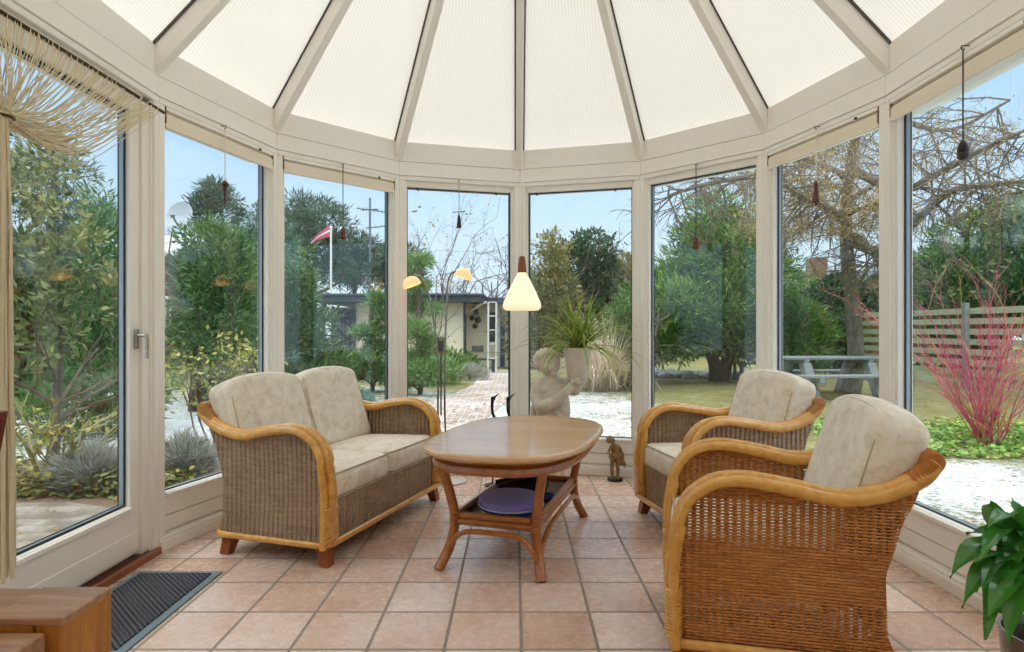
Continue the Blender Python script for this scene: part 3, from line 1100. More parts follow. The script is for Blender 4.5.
ornament(1, 696, 235, 250, 'acorn', 'ornament_red', 'black_metal', 'red-brown acorn ornament on a black cord at the juniper window')
ornament(2, 816, 180, 203, 'bell', 'ornament_red', 'cord_white', 'brown wooden bell on a white cord at the picnic table window')
ornament('R1', 963, 140, 160, 'acorn', 'ornament_black', 'black_metal', 'dark acorn bell on a black cord at the red-stemmed shrub window')

# string curtain on a rod over the door, gathered to one side
rng = random.Random(4)
xc = XL - -0.045
cur = thing('string_curtain', (xc, 2.115, 0.25), 'cream string curtain draped across the door top and gathered into a hanging tail', 'curtain')
zr = 2.262
MB().tube([(xc, 1.25, zr), (xc, 3.17, zr)], 0.008, 10).build('curtain_rod', 'brass_dark', cur)
gather = Vector((xc + .03, 2.138, 1.885))
mb = MB()
for i in range(230):
    y0 = 1.35 + (3.15 - 1.35) * i / 229 + rng.uniform(-.004, .004)
    a = Vector((xc + rng.uniform(-.008, .008), y0, zr + .008))
    g_ = gather + Vector((rng.uniform(-.02, .02), rng.uniform(-.025, .025), rng.uniform(-.03, .03)))
    span = abs(y0 - gather.y)
    first = a + Vector((rng.uniform(-.004, .012), (gather.y - y0) * 0.10, -0.06 - .03 * rng.random()))
    sag = 0.02 + 0.20 * min(1.0, span / 0.9) ** 1.5 * (rng.uniform(0.85, 1.08) if i % 2 else rng.uniform(0.4, 1.0))
    mid = a.lerp(g_, 0.55) + Vector((rng.uniform(-.01, .02), 0, -sag * 0.80))
    low = a.lerp(g_, 0.8) + Vector((0.005, 0, -sag * 0.55))
    mb.tube(catmull([a, first, mid, low, g_], 4), 0.0021, 4, caps=False)
s1 = mb.build('swag_strings', 'string_cotton', cur)
s1['kind'] = 'stuff'
mb = MB()
for i in range(130):
    an, rr = rng.uniform(0, 2 * PI), math.sqrt(rng.random())
    dx, dy = rr * math.cos(an), rr * math.sin(an)
    pts = []
    for j, (z, wx, wy) in enumerate(((1.90, .018, .022), (1.83, .022, .026), (1.5, .030, .040), (1.1, .032, .046), (.7, .034, .05), (.28 + .05 * rng.random(), .036, .054))):
        pts.append((gather.x + dx * wx + rng.uniform(-.004, .004), gather.y - .012 + dy * wy + rng.uniform(-.004, .004), z))
    mb.tube(catmull(pts, 3), 0.0024, 4, caps=False)
s2 = mb.build('hanging_tail', 'string_cotton', cur)
s2['kind'] = 'stuff'
MB().tube([gather + Vector((.03 * math.cos(a), .034 * math.sin(a), 0.0)) for a in [2 * PI * k / 14 for k in range(14)]], .005, 6, closed=True).build('tie_band', 'brass_dark', cur)

# ------------------------------------------------------------------ cane seating
def seat(name, loc, rz, Wd, Dp, nsec, wick, label, cat, group):
    root = thing(name, loc, label, cat, group, rz, world=False)
    yF, yR = -Dp / 2, Dp / 2
    zb = 0.11
    hw = Wd / 2
    # profile of the arm: up from the base, round, back and up to the corner
    arm = catmull([(0, yF, zb - .005), (0, yF - .006, .30), (0, yF + .004, .44), (0, yF + .042, .575), (0, yF + .12, .648), (0, yF + .22, .668), (0, yF + .37, .648), (0, yR - .20, .622), (0, yR - .06, .645), (0, yR + .04, .70), (0, yR + .08, .742)], 7)
    def rearY(z):
        xs = ((.11, -.03), (.20, -.055), (.37, -.06), (.52, -.02), (.64, .03), (.742, .08))
        for (a, ya), (b, yb) in zip(xs, xs[1:]):
            if z <= b:
                t = max(0, (z - a) / (b - a))
                t = t * t * (3 - 2 * t) * .5 + t * .5
                return yR + ya + (yb - ya) * t
        return yR + .08
    # arm height over y
    tops = [(p.y, p.z) for p in arm if p.z > .3]
    def armZ(y):
        prev = tops[0]
        for q in tops[1:]:
            if q[0] >= y:
                t = (y - prev[0]) / max(1e-6, q[0] - prev[0])
                return prev[1] + (q[1] - prev[1]) * min(1, max(0, t))
            prev = q
        return tops[-1][1]
    for sx in (-1, 1):
        mb = MB()
        NU, NV = 34, 24
        for face in (0, 1):
            vs, uvs, fs = [], [], []
            x = sx * (hw - .018 - .004 * face)
            for i in range(NU + 1):
                s_ = i / NU
                s_ = s_ ** 1.25
                for j in range(NV + 1):
                    t = j / NV
                    yT = yF + .012 + (yR + .075 - yF - .012) * s_
                    zT = armZ(yT) - .004
                    z = zb + (zT - zb) * t
                    y = yF + .012 + (rearY(z) - yF - .012) * s_
                    bow = -.012 * math.sin(PI * min(1, (z - zb) / .5)) * sx * math.sin(PI * s_)
                    vs.append((x + bow, y, z))
                    uvs.append((y + 2, z))
            for i in range(NU):
                for j in range(NV):
                    a = i * (NV + 1) + j
                    q = (a, a + NV + 1, a + NV + 2, a + 1)
                    fs.append(q if (sx > 0) == (face == 0) else tuple(reversed(q)))
            mb.add(vs, fs, uvs)
        mb.build('side_panel', wick, root)
        # three canes side by side round the front and along the arm
        xo = sx * (hw - .024)
        rail = None
        for q, off in enumerate((0.0, -.041, .041)):
            mb = MB()
            pts, rad = [], []
            n = len(arm)
            for i, p in enumerate(arm):
                t = i / (n - 1)
                merge = max(0.0, min(1.0, (t - .45) / .3))
                o_ = off * (1 - merge * .72)
                pts.append((xo + o_, p.y + (0.010 if off and t < .25 else 0), p.z - (.008 if off else 0) - .004 * merge * (1 if off else 0)))
                base_r = .020 if not off else .0185
                end = max(0.0, (t - .9) / .1)
                rad.append(base_r * (1 - .25 * end) + (.005 * merge))
            mb.tube(pts, rad, 10)
            if q == 0:
                rail = mb.build('arm_rail', 'rattan_cane', root)
            else:
                mb.build('side_cane', 'rattan_cane', rail)
        mb = MB()
        for i in range(14):
            z = zb + .03 + i * .0115
            c_ = [(xo + math.copysign(abs(math.cos(a)) ** .6, math.cos(a)) * .054, yF + .004 + math.copysign(abs(math.sin(a)) ** .7, math.sin(a)) * .024, z) for a in [2 * PI * k / 16 for k in range(16)]]
            mb.tube(c_, .006, 5, closed=True)
        mb.build('binding', 'rattan_cane', root)
        # binding where the arm meets the back
        mb = MB()
        for i in range(9):
            p = arm[-2 - i]
            r_ = .031
            d_ = (arm[-1 - i] - p).normalized()
            e1 = Vector((1, 0, 0))
            e2 = d_.cross(e1)
            mb.tube([Vector((xo - sx * .004, p.y, p.z)) + e1 * r_ * math.cos(a) + e2 * r_ * .8 * math.sin(a) for a in [2 * PI * k / 12 for k in range(12)]], .0058, 5, closed=True)
        mb.build('corner_binding', wick_solid(wick), root)
    # back: woven sheet and the wrapped rail over it
    mb = MB()
    NU, NV = 20, 20
    for face in (0, 1):
        vs, uvs, fs = [], [], []
        for i in range(NU + 1):
            x = -hw + .02 + (Wd - .04) * i / NU
            for j in range(NV + 1):
                z = zb + (.735 - zb) * j / NV
                vs.append((x, rearY(z) - .010 - .004 * face, z))
                uvs.append((x + 2, z))
        for i in range(NU):
            for j in range(NV):
                a = i * (NV + 1) + j
                q = (a, a + NV + 1, a + NV + 2, a + 1)
                fs.append(q if face else tuple(reversed(q)))
        mb.add(vs, fs, uvs)
    mb.build('back_panel', wick, root)
    mb = MB().tube([(-hw + .012, yR + .075, .742), (hw - .012, yR + .075, .742)], .027, 12)
    n = int(Wd / .016)
    for i in range(n):
        x = -hw + .02 + (Wd - .04) * i / (n - 1)
        mb.tube([(x, yR + .075 + .028 * math.cos(a), .742 + .028 * math.sin(a)) for a in [2 * PI * k / 10 for k in range(10)]], .006, 5, closed=True)
    mb.build('back_rail', wick_solid(wick), root)
    # front apron
    mb = MB()
    for face in (0, 1):
        y = yF + .020 + .012 * face
        vs = [(-hw + .03, y, zb), (hw - .03, y, zb), (hw - .03, y, .325), (-hw + .03, y, .325)]
        q = (0, 1, 2, 3) if face == 0 else (3, 2, 1, 0)
        mb.add(vs, [q], [(x + 2, z + .62) for x, _, z in vs])
    mb.build('front_apron', wick, root, smooth=False)
    # base cane all round
    base = []
    rc = .05
    for cx_, cy_, a0 in ((hw - rc, yF + rc, -90), (hw - rc, yR - .03 - rc, 0), (-hw + rc, yR - .03 - rc, 90), (-hw + rc, yF + rc, 180)):
        for k in range(6):
            a = math.radians(a0 + 90 * k / 5)
            base.append((cx_ + (rc + .008) * math.cos(a), cy_ + (rc + .008) * math.sin(a), zb))
    MB().tube(base, .016, 10, closed=True, ry=.014).build('base_rail', 'rattan_cane', root)
    # seat deck under the cushions
    MB().box((-hw + .04, yF + .035, .265), (hw - .04, yR - .07, .29)).build('seat_deck', 'leg_wood', root, smooth=False)
    # legs
    for sx in (-1, 1):
        for sy, y in ((-1, yF + .05), (1, yR - .095)):
            x = sx * (hw - .055)
            mb = MB()
            s0, s1 = .036, .026
            dx, dy = sx * .022, sy * .026
            mb.hexa([Vector((x + dx + a * s1, y + dy + b * s1, 0)) for a, b in ((-1, -1), (1, -1), (1, 1), (-1, 1))] + [Vector((x + a * s0, y + b * s0, zb + .01)) for a, b in ((-1, -1), (1, -1), (1, 1), (-1, 1))])
            mb.build('leg', 'leg_wood', root, smooth=False, bevel=.004)
    # cushions
    wi = Wd - .085
    wc = wi / nsec
    for i in range(nsec):
        xc_ = -wi / 2 + wc * (i + .5)
        th, dd = .145, Dp - .095
        m4 = Matrix.Translation((xc_, yF + .018 + dd / 2, .29 + th / 2)) @ Matrix.Rotation(math.radians(-2.0), 4, 'X')
        c = MB().rbox(wc - .006, dd, th, .035, 7, puff=.022, mtx=m4).build('seat_cushion', 'cushion', root)
        mb = MB()
        for zz in (th / 2 - .010, -th / 2 + .010):
            pp = []
            for (cx_, cy_, a0) in ((wc / 2 - .035, -dd / 2 + .03, -90), (wc / 2 - .035, dd / 2 - .03, 0), (-wc / 2 + .035, dd / 2 - .03, 90), (-wc / 2 + .035, -dd / 2 + .03, 180)):
                for k in range(5):
                    a = math.radians(a0 + 22.5 * k)
                    pp.append(m4 @ Vector((cx_ + .033 * math.cos(a), cy_ + .031 * math.sin(a), zz)))
            mb.tube(pp, .0045, 6, closed=True)
        mb.build('piping', 'cushion_piping', c)
        # back cushion
        hb_, tb = .475, .165
        m4 = Matrix.Translation((xc_, yR - .055, .40 + hb_ / 2)) @ Matrix.Rotation(math.radians(-18), 4, 'X')
        ww = wc - .012
        c = MB().rbox(ww, tb, hb_, .034, 8, puff=.016, arch=.024, mtx=m4).build('back_cushion', 'cushion', root)
        mb = MB()
        for yy in (-tb / 2 + .012, tb / 2 - .012):
            pp = []
            x1, z0, z1 = ww / 2 - .012, -hb_ / 2 + .012, hb_ / 2
            def top(xq):
                a = xq / (ww / 2)
                return z1 - .014 + .026 * (1 - a * a) - .016 * a ** 6
            pp += [(-x1 + .03, yy, z0), (x1 - .03, yy, z0), (x1, yy, z0 + .04), (x1 + .006, yy, 0), (x1, yy, z1 - .09), (x1 - .012, yy, z1 - .055)]
            for k in range(13):
                xq = (x1 - .035) * (1 - 2 * k / 12)
                pp.append((xq, yy, top(xq)))
            pp += [(-x1 + .012, yy, z1 - .055), (-x1, yy, z1 - .09), (-x1 - .006, yy, 0), (-x1, yy, z0 + .04)]
            mb.tube([m4 @ Vector(q) for q in pp], .0036, 6, closed=True)
        mb.build('piping', 'cushion_piping', c)
    return root

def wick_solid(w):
    return 'binding_backlit' if w == 'wicker_backlit' else 'binding_window_lit'
simple('binding_backlit', '#b5702c', 0.4, 0.25, 60, 0.4)  # follows the near chair's weave, backlight tint in the colour
simple('binding_window_lit', '#b58348', 0.4, 0.25, 60, 0.4)  # follows the paler weave, window light in the colour

def place(front_a, front_b, depth):
    """centre and turn of a seat whose front bottom corners are front_a (its right hand) and front_b"""
    a, b = Vector(front_a), Vector(front_b)
    w = (b - a).length
    xdir = (b - a).normalized()
    ydir = Vector((-xdir.y, xdir.x, 0))
    c = (a + b) / 2 + ydir * depth / 2
    return c, math.atan2(xdir.y, xdir.x), w

# the sofa faces right: seen from in front its local x runs away from the camera
c, rz, w = place((-0.905, 2.98, 0), (-0.51, 4.22, 0), .69)
sofa = seat('wicker_sofa', c, rz, w, .69, 2, 'wicker_window_lit', 'two-seat wicker sofa with beige cushions, beside the coffee table', 'sofa', 'matching cane seating')
# armchairs face left: local x runs towards the camera
c, rz, w = place((0.675, 2.73, 0), (0.525, 2.07, 0), .71)
chair_near = seat('wicker_armchair', c, rz, w, .71, 1, 'wicker_backlit', 'big wicker armchair with a backlit orange tint painted in, seen from the side, closest to the house plant', 'armchair', 'matching cane seating')
c, rz, w = place((0.775, 3.93, 0), (0.905, 3.27, 0), .74)
chair_far = seat('wicker_armchair', c, rz, w, .74, 1, 'wicker_window_lit', 'wicker armchair with beige cushions standing behind the other, near the bronze figurine', 'armchair', 'matching cane seating')

# ------------------------------------------------------------------ coffee table
tc = Vector((0.03, 3.40, 0))
trz = -math.radians(17)
tab = thing('coffee_table', tc, 'oval polished wooden coffee table with cane legs and a lower shelf', 'table', rz=trz, world=False)
def oval(a, b, n=56, e=2.8):
    r_ = []
    for k in range(n):
        t = 2 * PI * k / n
        c_, s_ = math.cos(t), math.sin(t)
        r_.append((b * math.copysign(abs(c_) ** (2 / e), c_), a * math.copysign(abs(s_) ** (2 / e), s_)))
    return r_
def stacked(levels, a, b, e=2.8, n=64):
    """solid of oval rings: levels are (inset, z)"""
    mb = MB()
    vs, fs = [], []
    for ins, z in levels:
        vs += [(x, y, z) for x, y in oval(a - ins, b - ins, n, e)]
    m = len(levels)
    for i in range(m - 1):
        for k in range(n):
            k1 = (k + 1) % n
            fs.append((i * n + k, i * n + k1, (i + 1) * n + k1, (i + 1) * n + k))
    fs.append(tuple(range(n - 1, -1, -1)))
    fs.append(tuple((m - 1) * n + k for k in range(n)))
    return mb.add(vs, fs)
ZT = .59
TA, TB = .685, .425
stacked([(.03, ZT - .034), (.008, ZT - .030), (0, ZT - .018), (.004, ZT - .006), (.014, ZT - .001), (.03, ZT)], TA, TB).build('tabletop', 'tabletop', tab)
stacked([(.080, ZT - .108), (.056, ZT - .102), (.046, ZT - .085), (.054, ZT - .066), (.078, ZT - .056), (.08, ZT - .034)], TA, TB).build('apron', 'rattan_table', tab)
LX, LY = .235, .475
SH = .215
for sx in (-1, 1):
    for sy in (-1, 1):
        pts = catmull([(sx * (LX + .02), sy * (LY + .05), 0), (sx * (LX - .012), sy * (LY - .015), .10), (sx * (LX - .03), sy * (LY - .035), .22), (sx * (LX - .012), sy * (LY - .02), .35), (sx * (LX + .025), sy * (LY + .03), ZT - .06)], 6)
        mb = MB().tube(pts, [0.026 - .003 * (i / (len(pts) - 1)) for i in range(len(pts))], 12)
        mb.build('leg', 'rattan_table', tab)
fr = MB()
for dz, off in ((0, 0), (.030, .006)):
    x, y = LX - .03 - off, LY - .035 - off
    fr.tube([(-x, -y, SH + dz), (x, -y, SH + dz)], .017, 10)
    fr.tube([(-x, y, SH + dz), (x, y, SH + dz)], .017, 10)
    fr.tube([(-x, -y, SH + dz), (-x, y, SH + dz)], .017, 10)
    fr.tube([(x, -y, SH + dz), (x, y, SH + dz)], .017, 10)
fr.build('shelf_frame', 'rattan_table', tab)
vs = [(-LX + .03, -LY + .035, SH + .012), (LX - .03, -LY + .035, SH + .012), (LX - .03, LY - .035, SH + .012), (-LX + .03, LY - .035, SH + .012)]
vs2 = [(x, y, z - .012) for x, y, z in vs]
MB().add(vs + vs2, [(0, 1, 2, 3), (7, 6, 5, 4), (0, 4, 5, 1), (1, 5, 6, 2), (2, 6, 7, 3), (3, 7, 4, 0)], [(x + 2, y + 2) for x, y, z in vs + vs2]).build('shelf', 'wicker_shelf', tab, smooth=False)
# bent braces between each pair of legs, under the shelf
def brace(a, b):
    a, b = Vector(a), Vector(b)
    d = b - a
    up = Vector((0, 0, 1))
    pts = catmull([a, a + d * .05 + up * .085, a + d * .16 + up * .145, a + d * .30 + up * .163, a + d * .70 + up * .163, a + d * .84 + up * .145, a + d * .95 + up * .085, b], 5)
    MB().tube(pts, .013, 9).build('bent_brace', 'rattan_table', tab)
x, y = LX + .012, LY + .030
for sy in (-1, 1):
    brace((-x + .012, sy * (y - .012), .025), (x - .012, sy * (y - .012), .025))
for sx in (-1, 1):
    brace((sx * (x - .012), -y + .012, .025), (sx * (x - .012), y - .012, .025))
for sx in (-1, 1):
    for sy in (-1, 1):
        mb = MB()
        for z in (SH - .012, SH + .002, SH + .016, SH + .030, SH + .044):
            cxx, cyy = sx * (LX - .031), sy * (LY - .036)
            mb.tube([(cxx + .025 * math.cos(a), cyy + .025 * math.sin(a), z) for a in [2 * PI * k / 12 for k in range(12)]], .005, 5, closed=True)
        mb.build('shelf_binding', 'rattan_table', tab)

# things on the shelf
def on_table(x, y, z=0):
    return tc + Matrix.Rotation(trz, 3, 'Z') @ Vector((x, y, z))
ZS = SH + .012
p = on_table(.03, -.27, ZS)
hat = thing('felt_hat', p, 'purple felt beret lying on the table shelf', 'hat', rz=.2, world=False)
stacked([(.06, .048), (.012, .050), (0, .064), (.01, .082), (.05, .092), (.11, .100), (.15, .102)], .185, .162, 2.1, 40).build('crown', 'felt_purple', hat)
stacked([(.03, .030), (.004, .034), (0, .042), (.012, .049)], .178, .163, 2.1, 40).build('lower_rim', 'felt_navy', hat)
MB().tube([(x_ * .985, y_ * .985, .050) for x_, y_ in oval(.18, .165, 48, 2.1)], .004, 6, closed=True).build('edge_piping', 'piping_pale', hat)
p = on_table(.085, -.325, ZS)
cl = thing('folded_cap', p, 'blue cloth cap lying flat under the purple beret', 'cap', rz=.1, world=False)
stacked([(.02, 0), (.004, .004), (0, .012), (.01, .022), (.04, .028)], .115, .135, 2.2, 36).build('cap_body', 'cloth_blue', cl)
MB().tube([(x_ * .99, y_ * .99, .013) for x_, y_ in oval(.117, .137, 40, 2.2)], .003, 6, closed=True).build('seam', 'piping_pale', cl)
p = on_table(-.02, -.045, ZS + .085)
bi = thing('binoculars', p, 'black rubber binoculars lying on the table shelf behind the beret', 'binoculars', rz=.15, world=False)
bi.scale = (1.3, 1.3, 1.3)
bi.rotation_euler = (.0, -.08, .15)
for s_ in (-1, 1):
    mt = Matrix.Translation((0, s_ * .036, 0)) @ Matrix.Rotation(PI / 2, 4, 'Y')
    MB().lathe([(0.0, -.075), (.019, -.075), (.021, -.06), (.019, -.045), (.027, -.03), (.030, 0), (.028, .03), (.030, .06), (.030, .085), (.026, .085), (.026, .08), (0, .08)], 18, mtx=mt).build('barrel', 'rubber_black', bi)
    MB().lathe([(0, .0815), (.025, .0815), (.0, .0825)], 16, mtx=mt).build('lens', 'lens_glass', bi)
MB().box((-.02, -.02, -.008), (.03, .02, .014)).tube([(-.035, 0, .008), (.005, 0, .008)], .012, 12).build('bridge', 'rubber_black', bi, bevel=.003)
MB().tube(catmull([(-.02, -.06, .012), (.02, -.10, -.012), (.10, -.09, -.022), (.13, -.02, -.024), (.15, .05, -.024)], 5), .006, 6).build('strap', 'rubber_black', bi)
p = on_table(.135, -.05, ZS)
gc = thing('spectacle_case', p, 'dark spectacle case leaning at the shelf edge beside the beret', 'case', rz=trz - .35, world=False)
m4 = Matrix.Translation((0, 0, .022))
MB().rbox(.06, .17, .032, .014, 6, puff=.004, mtx=m4).build('case_body', 'felt_navy', gc)
MB().tube([(x_, y_, .022) for x_, y_ in oval(.083, .029, 32, 4)], .0022, 6, closed=True).build('seam', 'steel', gc)
# ------------------------------------------------------------------ pendant over the table
pz = 1.252
pen = thing('pendant_lamp', (CX, CY, pz), 'lit white glass pendant lamp with a wooden neck hanging over the coffee table', 'lamp')
MB().lathe([(.085, .0), (.096, .010), (.099, .026), (.094, .045), (.070, .100), (.040, .160), (.024, .190), (.020, .196), (.017, .194), (.036, .156), (.066, .098), (.089, .045), (.094, .026), (.091, .013), (.083, .004)], 36, (CX, CY, pz)).build('lamp_shade', 'opal_lit', pen)
MB().lathe([(.020, .188), (.022, .192), (.021, .23), (.016, .272), (.013, .278), (0, .279)], 20, (CX, CY, pz)).build('wooden_neck', 'teak_cap', pen)
MB().tube([(CX, CY, pz + .275), (CX, CY, APEX - .06)], .0032, 6).build('cord', 'cord_white', pen)
MB().ell((CX, CY, pz + .09), (.028, .028, .036), 12, 8).build('bulb', 'bulb_lit', pen)

# ------------------------------------------------------------------ two-armed floor lamp
fb = Vector((-.50, 4.70, 0))
fl = thing('floor_lamp', fb, 'slim steel floor lamp with two lit dome shades between sofa and table', 'lamp')
MB().lathe([(0.0, 0), (.135, 0), (.138, .006), (.134, .014), (.06, .022), (.0, .024)], 32, fb).build('base', 'lamp_base_white', fl)
def lamp_arm(px0, tip, pts):
    mb = MB().tube(catmull([fb + Vector((px0, 0, .015))] + pts, 8), .0075, 8)
    mb.build('pole', 'lamp_metal', fl)
YL = 4.70
q = lambda px, py, dy=0: at(px, py, YL + dy)
lamp_arm(-.06, None, [q(438, 420), q(438, 362), q(432, 310), q(426, 285, .02), q(421, 277, .03), q(414, 275, .02)])
lamp_arm(0.0, None, [q(445, 420), q(445, 350), q(447, 300), q(448, 282), q(452, 273, -.02), q(458, 272, -.02)])
def dome(px, py, tilt, lab=None):
    c_ = q(px, py)
    mt = Matrix.Rotation(tilt, 4, 'Y')
    sh = MB().lathe([(.070, -.030), (.068, -.012), (.060, .010), (.044, .029), (.020, .041), (0.0, .045), (0, .040), (.02, .036), (.042, .024), (.056, .006), (.064, -.014), (.066, -.030)], 28, c_, mt).build('lamp_shade', 'shade_lit', fl)
    MB().ell(c_, (.022, .022, .022), 12, 8).build('bulb', 'bulb_lit', sh)
dome(411, 282, -.36)
dome(464, 274, .36)

# ------------------------------------------------------------------ stone statue and its potted plant
sb = Vector((.285, 4.60, 0))
st = thing('stone_statue', sb, 'pale stone statue of a draped child holding up a planted pot', 'statue')
def limb(mb, pts, rads, n=10):
    p = catmull(pts, 5)
    k = len(pts) - 1
    rr = []
    for i in range(len(p)):
        t = i / 5
        a = min(int(t), k - 1)
        rr.append(rads[a] + (rads[a + 1] - rads[a]) * (t - a))
    mb.tube(p, rr, n)
    for pt, r_ in ((p[0], rads[0]), (p[-1], rads[-1])):
        mb.ell(pt, (r_, r_, r_), 10, 6)
S = lambda x, y, z: sb + Vector((x, y, z))
mb = MB()
# skirt, hips, belly, chest, neck, head
limb(mb, [S(-.01, 0, .10), S(-.01, 0, .25), S(-.005, 0, .42), S(0, 0, .53)], [.125, .115, .125, .115], 18)
limb(mb, [S(0, 0, .50), S(.004, -.01, .58), S(-.004, 0, .68), S(-.012, 0, .745)], [.118, .122, .110, .086], 16)
mb.ell(S(-.008, -.03, .60), (.10, .085, .09))
mb.ell(S(-.055, -.045, .705), (.05, .045, .045)); mb.ell(S(.05, -.045, .705), (.05, .045, .045))
limb(mb, [S(-.01, 0, .76), S(-.015, -.005, .82), S(-.022, -.012, .85)], [.05, .043, .045])
hd = S(-.038, -.015, .905)
mb.ell(hd, (.077, .082, .092), 16, 12)
mb.ell(hd + Vector((.028, -.045, -.035)), (.048, .045, .045))
mb.ell(hd + Vector((.046, -.082, -.012)), (.014, .02, .018))      # nose
for s_ in (-1, 1):
    mb.ell(hd + Vector((.024 + s_ * .034, -.072 + .012 * s_, -.03)), (.024, .02, .024))     # cheeks
mb.ell(hd + Vector((.040, -.078, -.046)), (.02, .012, .007))
mb.ell(hd + Vector((.040, -.076, -.058)), (.016, .012, .007))
mb.ell(hd + Vector((.034, -.066, -.076)), (.022, .02, .016))
# raised arm across the chest to the pot, and the hand with its fingers under it
limb(mb, [S(-.105, -.005, .745), S(-.125, -.045, .66), S(-.095, -.10, .595), S(-.02, -.15, .625), S(.075, -.15, .70), S(.12, -.13, .742)], [.055, .050, .047, .044, .036, .028], 12)
limb(mb, [S(.115, -.13, .745), S(.165, -.12, .765)], [.03, .034])
for k_, (dy, ln) in enumerate(((-.034, .055), (-.012, .068), (.010, .066), (.030, .050))):
    limb(mb, [S(.165, -.12 + dy, .768), S(.165 + ln * .6, -.118 + dy, .770), S(.165 + ln, -.112 + dy, .786)], [.013, .012, .010], 8)
limb(mb, [S(.130, -.150, .765), S(.150, -.172, .785), S(.172, -.168, .805)], [.013, .012, .010], 8)
# other arm up behind the pot
limb(mb, [S(.095, .005, .745), S(.155, .015, .70), S(.19, .035, .74), S(.215, .04, .80)], [.05, .042, .036, .028], 12)
# hanging fold of the cloth at the hip
limb(mb, [S(-.055, -.01, .66), S(-.125, .01, .61), S(-.150, .015, .52), S(-.135, .01, .43), S(-.10, -.02, .36)], [.022, .026, .028, .03, .026], 8)
mb.build('figure', 'stone_statue', st, remesh=.006, relax=2)
# hair
mb = MB()
rg = random.Random(9)
mb.ell(hd + Vector((-.012, .02, .022)), (.084, .080, .086), 14, 10)
for k_ in range(80):
    a, e_ = rg.uniform(0, 2 * PI), rg.uniform(-.35, 1.2)
    d_ = Vector((math.cos(a) * math.cos(e_), math.sin(a) * math.cos(e_), math.sin(e_)))
    if d_.y < -.45 and d_.z < .35:
        continue
    r_ = rg.uniform(.020, .030)
    mb.ell(hd + Vector((-.012, .018, .012)) + d_ * .080, (r_, r_, r_), 8, 6)
mb.build('hair', 'stone_statue', st, remesh=.005, relax=1)
# cloth wrapped round the hips with its knot
mb = MB()
for k_ in range(15):
    a = 2 * PI * k_ / 15
    limb(mb, [S(-.005 + .108 * math.cos(a), .100 * math.sin(a), .545 + .012 * math.sin(3 * a)), S(-.008 + .120 * math.cos(a + .1), .112 * math.sin(a + .1), .40), S(-.01 + .122 * math.cos(a + .25), .118 * math.sin(a + .25), .22), S(-.01 + .135 * math.cos(a + .3), .128 * math.sin(a + .3), .06)], [.020, .024, .022, .028], 8)
for k_ in range(24):
    a = 2 * PI * k_ / 24
    mb.ell(S(-.003 + .112 * math.cos(a), .104 * math.sin(a), .548 + .01 * math.sin(a)), (.024, .024, .018), 8, 6)
mb.ell(S(.03, -.125, .545), (.030, .022, .026))
limb(mb, [S(.03, -.13, .545), S(.005, -.14, .575), S(-.015, -.128, .56)], [.016, .016, .012], 8)
limb(mb, [S(.03, -.13, .545), S(.06, -.138, .578), S(.078, -.122, .56)], [.016, .016, .012], 8)
limb(mb, [S(.03, -.13, .54), S(.015, -.145, .49), S(.0, -.14, .44)], [.016, .018, .012], 8)
limb(mb, [S(.03, -.13, .54), S(.05, -.145, .50), S(.065, -.138, .45)], [.016, .018, .012], 8)
mb.build('draped_cloth', 'stone_statue', st, remesh=.0085, relax=2)
MB().lathe([(0, 0), (.155, 0), (.155, .035), (.140, .045), (.145, .06), (.135, .07), (0, .07)], 28, sb).build('plinth', 'stone_statue', st)

pb = Vector((.463, 4.575, .795))
pp = thing('potted_grass_plant', pb, 'arching grass-leaved plant in a pale stone pot held up by the statue', 'potted plant')
MB().lathe([(0, 0), (.070, 0), (.076, .01), (.086, .07), (.096, .15), (.102, .205), (.104, .225), (.096, .226), (.090, .205), (.05, .20), (0, .20)], 28, pb).build('pot', 'stone_pot', pp)
MB().lathe([(0.0, .205), (.091, .205), (.07, .212), (0, .214)], 20, pb).build('soil', 'soil', pp)
def blade(mb, base, d, L, w, droop, rg, segs=7, fold=.25, up=Vector((0, 0, 1))):
    """an arching strap leaf"""
    d = d.normalized()
    pts = []
    p, t = Vector(base), d.copy()
    for i in range(segs + 1):
        pts.append((p.copy(), t.copy()))
        p = p + t * (L / segs)
        t = (t + Vector((0, 0, -droop / segs * (0.4 + 1.5 * i / segs)))).normalized()
    vs, fs = [], []
    for i, (p, t) in enumerate(pts):
        s_ = i / segs
        ww = w * (0.55 + 1.1 * s_) if s_ < .35 else w * (0.935 * (1 - ((s_ - .35) / .65) ** 1.6) + .02)
        side = t.cross(up)
        side = side.normalized() if side.length > 1e-4 else Vector((1, 0, 0))
        nrm = side.cross(t).normalized()
        vs += [p - side * ww / 2 + nrm * ww * fold, p, p + side * ww / 2 + nrm * ww * fold]
    for i in range(segs):
        for j in (0, 1):
            a = i * 3 + j
            fs.append((a, a + 1, a + 4, a + 3))
    mb.add(vs, fs)
rg = random.Random(12)
mb = MB()
for i in range(150):
    a = rg.uniform(0, 2 * PI)
    el = rg.uniform(.05, 1.35)
    d_ = Vector((math.cos(a) * math.cos(el), math.sin(a) * math.cos(el) * .8, math.sin(el)))
    if i % 3 == 0:
        d_.x = abs(d_.x) * rg.choice((1, -1, 1))
    L = rg.uniform(.32, .56) * (1.15 if el < .7 else 1.0)
    blade(mb, pb + Vector((rg.uniform(-.04, .04), rg.uniform(-.04, .04), .21)), d_, L, rg.uniform(.012, .019), rg.uniform(.9, 2.4), rg)
mb.build('leaves', 'leaf_spider', pp)

